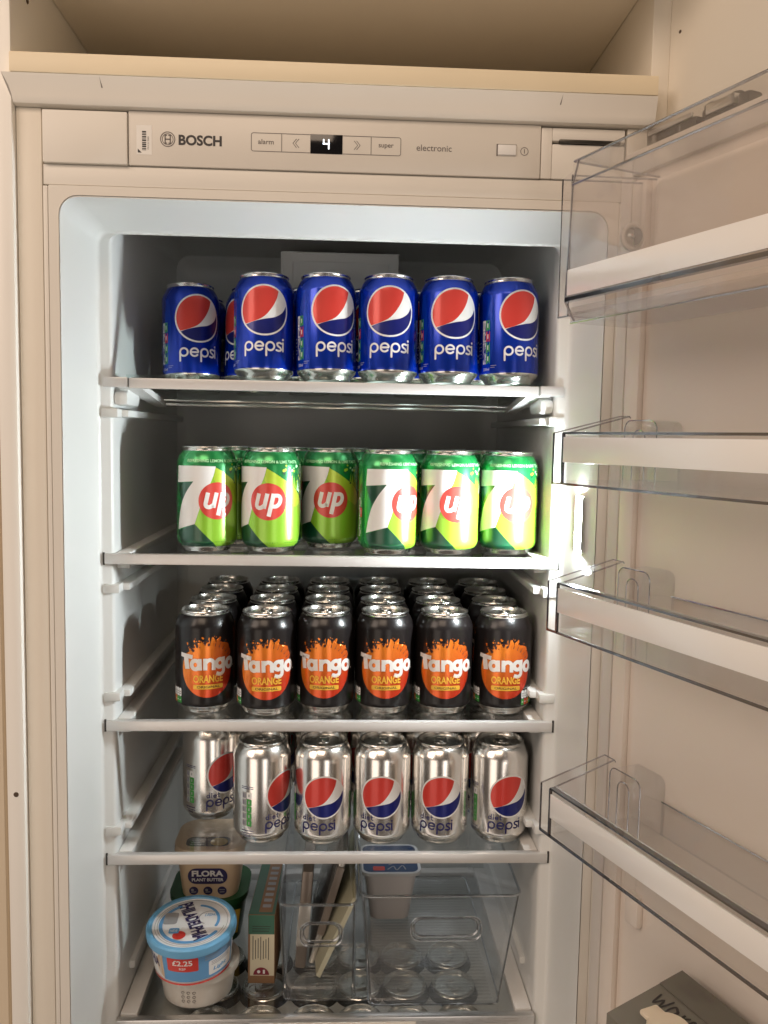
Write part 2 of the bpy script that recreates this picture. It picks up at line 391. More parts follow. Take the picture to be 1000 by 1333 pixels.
for k, sx in ((1, -1), (3, 1)):
    c = (bx[k]+bx[k+1])/2
    for dx in (-.001, .0013): D.stroke([(c+dx-sx*.0015, .5905), (c+dx+sx*.0018, .5865), (c+dx-sx*.0015, .5825)], .0006, 1, 0, cap=False)
D.text('alarm', -.0758, -.0612, .5847, .5893, 1, 0, bold=.01); D.text('super', .0378, .0520, .5840, .5884, 1, 0, bold=.01)
D.build('button_row', [m_ink2, m_ink2], on_panel, pn)
MB().box(bx[2], bx[3], -.0819, -.080, .5776, .5954, b=.0003).build('display', m_display, pn, 40, fb if False else None)
D = Flat()
for sgm in (((-.0142, .5905), (-.0142, .5868)), ((-.0142, .5868), (-.0094, .5868)), ((-.0094, .5868), (-.0094, .5905)), ((-.0094, .5868), (-.0094, .5823))):
    D.stroke(sgm, .0014, 0, 2)
D.build('digit', [m_led], lambda u, v, l: (u, -.0822, v), pn, smooth=False)
D = Flat(); D.text('electronic', .0738, .1074, .5835, .5893, 0, 0, bold=.003)
D.build('lettering', [m_ink2], on_panel, pn); D = Flat()
D.stroke(arc(.1772, .5862, .0036, 0, 350, 24), .0006, 0, 0, True); D.stroke([(.1772, .5845), (.1772, .5880)], .0007, 0, 0)
D.build('power_symbol', [m_ink2], on_panel, pn)
sw = MB().box(.1515, .1690, -.0835, -.080, .5820, .5915, b=.0008).build('power_switch', m_white, pn, 40)
MB().box(.1503, .1515, -.0820, -.081, .5812, .5922).box(.1515, .1695, -.0820, -.081, .5915, .5922).build('switch_gap', m_ink2, pn)
for o in pn.children: o.location = (0, 0, 0)

# air duct on the back wall, lamp, ribs that carry the shelves
v = MB(); v.box(-.0765, .0773, .222, .343, .44, .5500, b=.003); v.box(-.0610, .0630, .214, .223, .44, .5370, b=.002); v.box(-.0765, -.0745, .2195, .2225, .44, .5490); v.box(-.0745, .0773, .2195, .2225, .5480, .5495); v.build('air_duct', m_vent, fr, 40, fb)
lamp = MB()
lx = lambda y: .2575-(y+.060)*.1447
lo = []
for dz, dn in ((-.029, 0), (-.027, .0015), (.027, .0015), (.029, 0)):
    lo.append([(lx(y)-dn-.0008-.0040*(-.038-y)/.024, y, .226+dz) for y in (-.062, -.060, -.040, -.038)])
lamp.sweep(lo, closed=False, cap=False)
lo_ = lamp.build('interior_lamp', m_lamp, fr, 40, fb, recalc=False)
if sum(p.normal.x*p.area for p in lo_.data.polygons) > 0: lo_.data.flip_normals()
zs = [.3695, .1829, 0.0, -.1513]
Z5 = -.3429
for s in (-1, 1):
    for zz in (.3330, .1455, .0270, -.1240, .3560, .1695, -.0135, -.1650):
        rb = MB(); a, b = (s*.236, s*.2215)
        rb.box(min(a, b), max(a, b), .012, .325, zz-.0050, zz+.0030, b=.0025)
        if zz in (.3330, .1455, .0270, -.1240): rb.box(min(s*.2465, s*.229), max(s*.2465, s*.229), -.0030, .016, zz-.0060, zz+.0040, b=.002)
        if zz == .3560: rb.box(min(s*.236, s*.2200), max(s*.236, s*.2200), .004, .060, .3400, .3560, b=.006)
        rb.build('shelf_rail', m_liner, fr, 40, fb)
    rb = MB(); rb.box(min(s*.2365, s*.2285), max(s*.2365, s*.2285), .05, .32, -.318, -.308, b=.003); rb.build('shelf_rail', m_liner, fr, 40, fb)

# ------------------------------------------------------------------ fridge door, in its own frame (x along the door, y towards the door, z up)
PH = .3732
P0 = Vector((.2026, -.17, 0)); RZ = -(PI/2-PH)
def door_thing(name, label, cat, z, group=None): return thing(name, label, cat, (P0.x, P0.y, z), (0, 0, RZ), group)
dr = bpy.data.objects.new('fridge_door', None); C.objects.link(dr); dr.parent = fr
dr.location = (P0.x+fb[0], P0.y+fb[1], 0+fb[2]); dr.rotation_euler = (0, 0, RZ)
MB().box(-.056, .50, .0985, .144, -1.0, .586, b=.004).build('door_panel', m_door, dr, 40)
gk = MB()
gk.box(-.052, -.036, .0925, .0995, -.98, .575, b=.003); gk.box(-.036, .48, .0925, .0995, .560, .575, b=.003); gk.box(.48, .496, .0925, .0995, -.98, .575, b=.003)
gk.build('gasket', m_gasket, dr, 40)
il = MB(); il.box(-.030, .475, .0955, .0990, -.97, .553, b=.0015); il.box(-.030, -.010, .0880, .0960, -.97, .553, b=.005)
il.box(.003, .022, .0875, .0960, -.150, -.122, b=.004); il.box(.006, .019, .0868, .0960, -.1225, -.1185, b=.0015)
il.build('door_liner', m_door, dr, 50)
# furniture front behind the door
cd = bpy.data.objects.new('cabinet_door', None); C.objects.link(cd); cd.parent = cab
cd.location = (P0.x+cb[0], P0.y+cb[1], cb[2]); cd.rotation_euler = (0, 0, RZ)
MB().box(-.0735, .53, .1445, .163, -1.0, 1.2, b=.002).build('door_board', m_cab, cd, 40)
MB().tube([(.030+.034*math.cos(a), .1442, .748+.034*math.sin(a)) for a in [math.radians(-95+12*k) for k in range(13)]], .0006, 6).build('hinge_cap_outline', m_cab, cd, 40)
MB().lathe([(.0001, .0004), (.0014, .0003), (.0017, -.0003)], 12).build('screw_hole', m_hole, cd, None, (-.0385, .1443, .7015)).rotation_euler = (PI/2, 0, 0)
# hinge
hg = MB()
hg.box(-.045, .070, .108, .146, .5865, .5895, b=.001)
hg.box(-.040, .022, .112, .124, .5895, .600, b=.002); hg.box(.018, .072, .122, .138, .5895, .607, b=.003)
hg.box(-.052, -.012, .132, .142, .5895, .604, b=.002)
for x, y, r, h in ((-.034, .118, .009, .605), (.000, .118, .007, .604), (.026, .130, .009, .611), (.052, .130, .006, .612), (-.044, .136, .007, .610)):
    hg.lathe([(.0001, h), (r*.8, h), (r, h-.0015), (r, .5895)], 18, cx=x, cyy=y)
hg.build('hinge', m_steel, dr, 35)

ha = MB(); ha.box(-.036, .020, .1085, .1115, .5985, .6030, b=.001); ha.box(.028, .060, .1170, .1195, .5985, .6075, b=.001); ha.box(.056, .060, .1170, .136, .5985, .6075, b=.001); ha.box(-.050, -.036, .128, .1310, .598, .606, b=.001)
for x, y, r, h in ((-.034, .118, .0065, .6058), (.026, .130, .0065, .6120), (-.044, .136, .0055, .6108)): ha.lathe([(.0001, h+.0008), (r*.8, h+.0008), (r, h-.0005)], 18, cx=x, cyy=y)
ha.build('hinge_arm', m_alu, dr, 35)
# door bins
def bin_mesh(zh, t1=.455, w1=.0945):
    tr = MB()
    tr.box(-.001, t1, 0, .0022, 0, zh)                       # front wall
    tr.box(.0022, t1, .0022, w1, .0015, .0040)               # floor
    # hinge-side end: double wall with a flat cap that rises towards the door
    for tt in (-.0150, -.0008):
        tr.add([(tt, .0, .0), (tt, .072, .0), (tt, .072, zh+.0165), (tt, .0, zh)], [(0, 1, 2, 3)])
    tr.add([(-.0150, 0, zh), (-.0008, 0, zh), (-.0008, .072, zh+.0165), (-.0150, .072, zh+.0165)], [(0, 1, 2, 3)])
    tr.add([(-.0150, 0, 0), (-.001, 0, 0), (-.001, 0, zh), (-.0150, 0, zh)], [(0, 1, 2, 3)])
    tr.box(t1, t1+.002, 0, w1, 0, zh+.01)
    return tr
def hump(mb, t0, t1, w0, w1, z0, z1, r=.008):
    lo = []
    for w in (w0, w1):
        lo.append([(t, w, z) for t, z in [(t0, z0), (t1, z0)]+arc(t1-r, z1-r, r, 0, 90, 5)+arc(t0+r, z1-r, r, 90, 180, 5)])
    mb.sweep(lo)
binlab = {.2730: 'clear door rack with pale strip, level with the green cans', .1390: 'clear door rack with pale strip, level with the black cans',
          -.0508: 'clear door rack with pale strip, level with the silver cans', }
for zb, zh in ((.2730, .0453), (.1390, .0453), (-.0508, .0453)):
    bt = door_thing('door_rack', binlab[zb], 'rack', zb, 'clear racks on the fridge door')
    bin_mesh(zh).build('tray', m_clear, bt)
    hp = MB(); hump(hp, .001, .043, .066, .0945, .004, zh+.0125)
    hp.build('bracket', m_bracket, bt, 40)
    he = MB()
    for w, a_, b_, zt in ((.066, .001, .043, zh+.0125), (.0655, .013, .029, zh+.004)):
        he.tube([(t_, w, z_) for t_, z_ in [(b_, .004)]+arc(b_-.008, zt-.008, .008, 0, 90, 5)+arc(a_+.008, zt-.008, .008, 90, 180, 5)+[(a_, .004)]], .0006, 6)
    he.build('bracket_edge', m_riml, bt, 40)
    bw = MB(); bw.box(.043, .455, .0915, .0945, .004, zh-.010); bw.build('back_wall', m_clear, bt)
    rm = MB()
    rm.box(-.0005, .455, -.0008, .0040, zh-.0008, zh+.0010); rm.box(-.0150, .455, -.0008, .0010, -.0004, .0016)
    rm.box(-.0012, .0008, -.0012, .0012, 0, zh); rm.box(-.0156, -.0146, -.0006, .0008, 0, zh)
    rm.build('rim', m_rim, bt, 40); rm = MB(); rm.box(-.0005, .455, .0041, .0068, zh-.0012, zh+.0012, b=.0005); rm.build('lip', m_rim_glint, bt, 40); rm = MB()  # pale strip added as the highlight beside the dark rim band
    rm.tube([(-.0150, 0, zh), (-.0150, .072, zh+.0165)], .0007, 6); rm.tube([(-.0008, .004, zh), (-.0008, .072, zh+.0165), (.001, .072, zh+.015)], .0008, 6)
    rm.tube([(-.0150, .072, zh+.0165), (-.0008, .072, zh+.0165)], .0006, 6)
    rm.tube([(.043, .0915, zh-.0098), (.455, .0915, zh-.0098)], .0007, 6)
    rm.build('edge', m_riml, bt, 40)
    MB().box(.0035, .450, -.0030, -.0009, .0198, .0420, b=.0006).build('front_strip', m_strip, bt, 40)
# dairy compartment
dc = door_thing('dairy_compartment', 'clear lidded dairy compartment at the top of the open fridge door', 'compartment', .412)
t = MB()
for tt in (-.0150, -.0010): t.add([(tt, 0, .008), (tt, .092, .008), (tt, .092, .136), (tt, .0, .127)], [(0, 1, 2, 3)])
t.add([(-.0150, 0, .008), (-.001, 0, .008), (-.001, 0, .131), (-.0150, 0, .127)], [(0, 1, 2, 3)])
t.box(0, .455, .0, .0945, .0075, .0100); t.box(.455, .457, 0, .0945, 0, .13)
t.build('tray', m_dairy, dc)
t = MB(); t.box(.002, .452, -.0032, -.0010, .021, .1180); t.build('front_cover', m_dairy, dc)
t = MB(); t.box(.004, .452, -.002, .0905, .1355, .1372); t.box(.004, .452, -.0032, -.0012, .1180, .1366); t.build('lid', m_clear, dc)
t = MB(); t.box(.012, .455, -.0060, .060, .0000, .0015); t.box(.012, .455, -.0065, -.0045, 0, .013); t.build('lower_lip', m_dairy, dc)
t = MB()
t.box(.0, .455, -.0042, .0020, .0195, .0235); t.tube([(.004, -.0022, .1369), (.455, -.0022, .1369)], .0011, 6); t.tube([(.004, -.0027, .1178), (.455, -.0027, .1178)], .0011, 6)
t.tube([(.004, -.0022, .1369), (.004, .0905, .1366)], .0009, 6); t.tube([(-.002, -.0022, .021), (.003, -.0022, .1178), (.010, -.0022, .1369)], .0010, 6)
t.tube([(-.0150, 0, .008), (-.0150, 0, .127), (-.0150, .092, .136)], .0009, 6); t.tube([(-.001, 0, .008), (-.001, 0, .127), (-.001, .092, .136)], .0010, 6)
t.tube([(.012, -.006, .0), (.455, -.006, .0)], .0010, 6); t.tube([(-.015, 0, .008), (0, .0, .008), (.0, .092, .008)], .0009, 6); t.tube([(.014, -.004, .002), (-.001, -.003, .02)], .001, 6)
t.build('rim', m_riml, dc, 40)
t = MB(); t.box(.0, .455, -.0046, -.0030, .0196, .0226); t.build('front_edge', m_rim, dc)
MB().box(.004, .452, -.0056, -.0034, .0240, .0460, b=.0006).build('front_strip', m_strip, dc, 40)
kn = MB(); kn.lathe([(.0115, -.004), (.0125, 0), (.0105, .0010), (.0085, .0004), (.0080, -.003), (.0001, -.003)], 28); k_o = kn.build('pivot', m_gasket, dc, 40, (.001, .066, .082)); k_o.rotation_euler = (0, PI/2, 0)
kd = MB(); kd.add([(0, 0, .0004)]+[(.0082*math.cos(a), .0082*math.sin(a), .0004) for a in [PI*k/14 for k in range(15)]], [tuple(range(1, 16))]); d_o = kd.build('pivot_slot', m_ink2, dc, None, (.0022, .066, .082)); d_o.rotation_euler = (math.radians(62), PI/2, 0)
kb = MB(); kb.box(-.0011, .0011, -.0095, .0095, -.001, .0018, b=.0005); b_o = kb.build('pivot_bar', m_white, dc, 40, (.001, .066, .082)); b_o.rotation_euler = (math.radians(-28), PI/2, 0)

# ------------------------------------------------------------------ glass shelves
sh_names = ['top glass shelf under the blue cans, sloping with steel bar beneath', 'second glass shelf with pale trim carrying the green cans', 'third glass shelf with pale trim carrying the black cans',
            'fourth glass shelf with pale trim carrying the silver cans']
for i, zz in enumerate(zs):
    st = thing('glass_shelf', sh_names[i], 'shelf', (0, 0, zz-.012), group='glass shelves in the fridge')
    if i == 0:
        sl = -.050
        g = MB(); g.add([(x, y, .0135+y*sl+dz) for y in (.004, .245) for x in (-.222, .222) for dz in (-.002, .002)], [(0, 1, 3, 2), (4, 6, 7, 5), (0, 4, 5, 1), (2, 3, 7, 6), (0, 2, 6, 4), (1, 5, 7, 3)])
        g.build('glass_panel', m_glass_top, st)
        MB().box(-.2170, .2170, -.004, .004, .0005, .0115, b=.0012).build('front_trim', m_trim, st, 40)
        for s in (-1, 1):
            MB().box(min(s*.2445, s*.2185), max(s*.2445, s*.2185), -.004, .010, .0015, .0120, b=.0015).build('end_cap', m_trim, st, 40)
            br = MB(); lo = []
            for (x, y, zc, hw) in ((s*.2185, .0045, .004, .0125), (s*.2145, .05, -.002, .009), (s*.2135, .135, -.011, .006)):
                lo.append([(x-hw, y, zc-.003), (x+hw, y, zc-.003), (x+hw, y, zc+.004), (x-hw, y, zc+.004)])
            br.sweep(lo); br.build('bracket', m_white, st, 40)
        MB().tube([(-.211, .140, -.0108), (.211, .140, -.0108)], .0020, 8).tube([(-.212, .128, -.0062), (.212, .128, -.0062)], .0014, 8).build('support_bar', m_alu, st, 40)
    else:
        MB().box(-.228, .228, .004, .325, .0065, .0105).build('glass_panel', m_glass, st)
        MB().box(-.2445, .2445, -.004, .0045, .0005, .0118, b=.0014).build('front_trim', m_trim, st, 40)
        for s in (-1, 1): MB().box(min(s*.2345, s*.2195), max(s*.2345, s*.2195), .0048, .325, .0040, .0122, b=.0012).build('side_trim', m_white, st, 40)
        MB().box(-.219, .219, .318, .325, .0045, .0125, b=.0012).build('rear_trim', m_white, st, 40)
        for s in (-1, 1): MB().box(min(s*.2447, s*.2466), max(s*.2447, s*.2466), -.0020, .003, -.0005, .013).build('end_gap', m_gap, st)

# ------------------------------------------------------------------ cans
PROF = [(24.5, .3), (25.2, .0), (26.0, .8), (26.3, 2.2), (29.0, 6.0), (31.8, 9.0), (32.8, 11.5), (33.1, 14), (33.1, 96), (32.8, 99), (31.6, 102.5), (29.3, 107.5), (27.3, 110.6), (26.2, 111.6), (26.2, 112.6), (26.9, 113.2), (27.3, 114.2), (26.9, 115.0), (26.1, 115.2), (25.4, 114.6), (24.6, 110.8), (23.8, 109.8), (22.8, 110.4), (22.0, 111.2), (.01, 111.2)]
def prof_r(z):
    for (r0_, z0), (r1_, z1) in zip(PROF[1:14], PROF[2:15]):
        if z0 <= z <= z1: return r0_+(r1_-r0_)*((z-z0)/(z1-z0) if z1 > z0 else 0)
    return 33.1
def wrap(u, v, l):
    a = u/33.1; r = (prof_r(v)+.10+.11*l)/1000
    return (r*math.sin(a), -r*math.cos(a), v/1000)
def can_body(paint, parent, zlo=2.2, silver_rim=True):
    P = [(r/1000, z/1000) for r, z in PROF[1:15]]
    mis = [1 if PROF[1+i][1] < zlo else (1 if PROF[1+i][1] > 109 else 0) for i in range(13)]
    b = MB(); b.lathe(P, 72, mis=mis)
    # domed underside
    b.lathe([(.0252, 0), (.0238, .0012), (.0215, .0045), (.015, .0085), (.008, .0102), (.0001, .0107)], 48, mi=2)
    return b.build('body', [paint, m_silver, m_dome], parent, 35)
def can_lid(parent):
    l = MB(); l.lathe([(r/1000, z/1000) for r, z in PROF[13:]], 56)
    lo = l.build('lid', m_lid, parent, 30)
    t = MB(); z = .1128
    outer = [(x, y) for x, y in rrect(-.0075, .0075, -.0125, .0115, .0072, 6)]
    inner = [(x, y) for x, y in rrect(-.0045, .0045, .0015, .0090, .0036, 6)]
    n = len(outer)
    t.sweep([[(x, y, z) for x, y in inner], [(x*1.05, y, z+.0011) for x, y in inner], [(x*.93, y*.95, z+.0012) for x, y in outer], [(x, y, z+.0003) for x, y in outer], [(x, y, z) for x, y in outer]], cap=False)
    t.lathe([(.0001, z+.0020), (.0026, z+.0018), (.0032, z+.0004)], 16, cyy=-.0035)
    t.build('tab', m_lid, lo, 40)
    # scored mouth
    mo = MB(); pts = [(x, y, .1114) for x, y in arc(0, -.0125, .0085, 0, 345, 24, .0072)]
    mo.tube(pts, .0004, 5, closed=True); mo.build('mouth_score', m_lid, lo, 40)
def nutrition(D, u0, u1, z0, z1, white, cols, dark, layer=0):
    n = len(cols); uc = u0+(u1-u0)*.5; h = (z1-z0)/n
    for i, c in enumerate(cols):
        a = z0+i*h; D.poly(rrect(u0, uc-.3, a+.3, a+h-.3, .8, 2), white, layer); D.poly(rrect(uc, u1, a+.3, a+h-.3, .8, 2), c, layer)
        for q in (.28, .62): D.poly([(u0+(uc-u0)*q-.35, a+h*.2), (u0+(uc-u0)*q+.35, a+h*.2), (u0+(uc-u0)*q+.35, a+h*.78), (u0+(uc-u0)*q-.35, a+h*.78)], dark, layer+1)
        D.poly([(uc+(u1-uc)*.35, a+h*.3), (uc+(u1-uc)*.6, a+h*.3), (uc+(u1-uc)*.6, a+h*.7), (uc+(u1-uc)*.35, a+h*.7)], white, layer+1)

i_white = mat('white_print', (.82, .82, .82), .35, coat=.3)
i_red = mat('red_print', (.68, .055, .042), .33, metal=.2, coat=.3)
i_blue = mat('blue_print', (.010, .016, .17), .3, metal=.3, coat=.3)
i_green = mat('green_print', (.05, .33, .06), .4)
i_navy = mat('navy_print', (.012, .012, .10), .4)
i_black = mat('black_print', (.02, .02, .02), .4)
i_grey = mat('grey_print', (.35, .35, .36), .4)
p_blue = mat('blue_can_paint', (.001, .036, .46), .24, metal=.55, coat=.5)
p_blue2 = mat('light_blue_band', (.004, .060, .55), .22, metal=.5, coat=.5)  # brighter blue for the band printed up the can's side
p_green = mat('green_can_paint', (.012, .32, .075), .22, metal=.55, coat=.5)
p_black = mat('black_can_paint', (.009, .007, .007), .28, metal=0, coat=.12, spec=.35)
p_silver = mat('silver_can_paint', (.96, .94, .91), .21, metal=1, noise=.02, nscale=20)
i_dgreen = mat('dark_green_print', (.004, .065, .03), .3, metal=.3, coat=.3)
i_lime = mat('lime_print', (.30, .62, .035), .28, metal=.3, coat=.4)
i_lemon = mat('lemon_print', (.52, .70, .045), .28, metal=.35, coat=.4)
i_palegr = mat('pale_green_print', (.45, .78, .45), .35)
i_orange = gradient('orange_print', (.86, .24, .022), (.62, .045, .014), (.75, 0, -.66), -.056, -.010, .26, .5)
i_gold = mat('gold_print', (.80, .46, .05), .35, metal=.3)

for _m in (p_green, i_lime, i_lemon, i_dgreen):
    _b = _m.node_tree.nodes['Principled BSDF']; _b.inputs['Coat Weight'].default_value = 1; _b.inputs['Coat Roughness'].default_value = .26
i_gwhite = mat('glossy_white_print', (.82, .82, .82), .3, coat=1); i_gred = mat('glossy_red_print', (.68, .055, .042), .3, metal=.2, coat=1)
for _m in (i_gwhite, i_gred): _m.node_tree.nodes['Principled BSDF'].inputs['Coat Roughness'].default_value = .26
def globe(D, cx, cyy, r, w, rd, bl, layer=0):
    S = lambda pts: [(cx+x*r, cyy+y*r) for x, y in pts]
    an = lambda p: math.degrees(math.atan2(p[1], p[0]))
    nrm = lambda p: tuple(c/math.hypot(*p) for c in p)
    A = nrm((-.82, -.57)); A2 = nrm((-.80, -.60)); B = nrm((.60, .80)); Cc = nrm((.97, .22))
    D.disc(cx, cyy, r*1.075, w, layer, n=48)
    redc = catmull([B, (.52, .48), (.30, .08), (-.02, -.28), (-.42, -.47), A], 6)
    aA = an(A) % 360; aB = an(B)
    D.poly(S(arc(0, 0, 1, aA, aB, 26)[:-1]+redc[:-1]), rd, layer+1)
    blc = catmull([Cc, (.80, -.06), (.45, -.28), (.05, -.37), (-.42, -.48), A2], 6)
    D.poly(S(arc(0, 0, 1, an(A2), an(Cc), 26)[:-1]+blc[:-1]), bl, layer+1)
def cola_word(D, x0, base, xh, w, mi, layer=0, sp=1.0):
    """lower-case word in thin round strokes"""
    r = xh/2; c = base+r; x = x0
    def P(x): D.stroke(arc(x+r, c, r-w/2, 172, -172, 24), w, mi, layer); D.stroke([(x+w/2, c+.1*r), (x+w/2, base-xh*.42)], w, mi, layer+.3)
    P(x); x += 2*r*sp+1.1
    D.stroke([(x+w*.6, c), (x+2*r-w*.5, c)]+arc(x+r, c, r-w/2, 8, 318, 24), w, mi, layer); x += 2*r*sp+1.0
    P(x); x += 2*r*sp+.9
    q = r*.5
    D.stroke(catmull([(x+r*1.22, base+xh*.84), (x+r*.75, base+xh-w/2), (x+r*.28, base+xh*.80), (x+r*.42, base+xh*.58), (x+r*.95, base+xh*.42), (x+r*1.18, base+xh*.22), (x+r*.70, base+w/2), (x+r*.12, base+xh*.15)], 4), w, mi, layer)
    x += r*1.25+1.9
    D.stroke([(x, base+w/2), (x, base+xh-w/2)], w, mi, layer); D.disc(x, base+xh+w*1.15, w*.62, mi, layer, n=12)
    return x

CAN_ROWS = {}
def finish(root, D, mats):
    D.build('printed_label', mats, wrap, root, step=2.5, vstep=3.0)

def make_cola():
    root = thing('cola_can', '', 'can'); can_body(p_blue, root, zlo=9.2); can_lid(root)
    D = Flat(); globe(D, 0, 73.5, 25.6, 0, 1, 2)
    cola_word(D, -22.5, 29.5, 10.8, 2.1, 0)
    nutrition(D, -50, -39, 22, 70, 0, [3, 3, 1, 3], 4)
    D.text('330ml', -49, -40, 15, 18, 0); D.stroke([(-38, 20), (-31, 20)], .5, 5); D.stroke([(-38, 18), (-33, 18)], .5, 5)
    nutrition(D, 52, 66, 25, 66, 5, [5, 5, 5], 2)
    for k in range(5): D.stroke([(-62, 30+k*4), (-53, 30+k*4)], .5, 5, 0, cap=False)
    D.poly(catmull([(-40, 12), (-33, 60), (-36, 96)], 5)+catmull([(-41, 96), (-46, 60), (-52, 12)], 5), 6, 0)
    finish(root, D, [i_white, i_red, i_blue, i_green, i_navy, i_grey, p_blue2]); return root
def make_lemon():
    root = thing('lemon_lime_can', '', 'can'); can_body(p_green, root, zlo=5.0); can_lid(root)
    D = Flat()
    lime = catmull([(-1, 93), (-4, 82), (-10.5, 67), (-18, 48), (-23.6, 31)], 5)+[(-10, 17), (1, 6.2), (38, 6.6)]+catmull([(45, 20), (49, 40), (46, 55), (36, 69), (20, 80), (8, 88)], 4)
    D.poly(lime, 1, 0)
    D.poly([(-1, 93)]+catmull([(8, 88), (20, 80), (36, 69), (46, 55)], 4)+[(34, 50), (20, 58), (6, 66), (-3, 80)], 2, 1)
    D.poly([(-23.6, 31), (1, 6.2), (-44, 6.4), (-50, 22)], 3, 0)
    seven = [(-49, 94), (-22, 94.5), (-1, 94)]+catmull([(-1, 93), (-4, 82), (-10.5, 67), (-18, 48), (-23.6, 31)], 6)+[(-49.5, 23.5)]+catmull([(-47, 36), (-42, 52), (-34, 66), (-25, 77.5)], 6)+[(-50.5, 75.5)]
    D.poly(seven, 0, 2)
    D.poly([(-50, 75)]+[(-26, 77)]+catmull([(-34, 66), (-41, 54)], 4)+[(-47, 66)], 3, 1)
    D.disc(1, 56.5, 20.3, 4, 3, n=48)
    # "up", heavy slanted
    def st(pts, w=5.0): D.stroke(pts, w, 0, 4, cap=False)
    sl = .22; X = lambda x, z: (x+(z-56)*sl, z)
    st([X(-11.2, 65.5), X(-11.2, 54)]+[X(*p) for p in arc(-7.0, 54, 4.2, 180, 300, 8, 4.4)]+[X(-2.2, 52.5)], 4.4); st([X(-2.0, 65.5), X(-2.0, 49)], 4.4)
    st([X(5.0, 65.5), X(5.0, 40.5)], 4.6); st([X(*p) for p in [(5.6, 63.4)]+arc(9.4, 57.4, 4.4, 90, -90, 12, 6.0)+[(5.6, 51.4)]], 4.2)
    D.text('REFRESHING LEMON & LIME TASTE', -33, 36, 98.4, 101.6, 5, 1, bold=.02)
    # splashes and bubbles
    rnd = random.Random(5)
    for k in range(26):
        u = rnd.uniform(18, 47); z = 98-abs(rnd.gauss(0, 9)); D.disc(u, z-2, rnd.uniform(.6, 2.0), rnd.choice([2, 3, 5]), 1, n=10)
    for k in range(7):
        u = 24+k*3.2; D.poly([(u, 78-k*2.2), (u+2.6, 88-k*1.4), (u+3.2, 76-k*2.2)], rnd.choice([2, 5, 1]), 1)
    nutrition(D, -66, -58, 18, 62, 0, [6, 6, 4, 6], 3)
    finish(root, D, [i_gwhite, i_lime, i_lemon, i_dgreen, i_gred, i_palegr, i_green]); return root
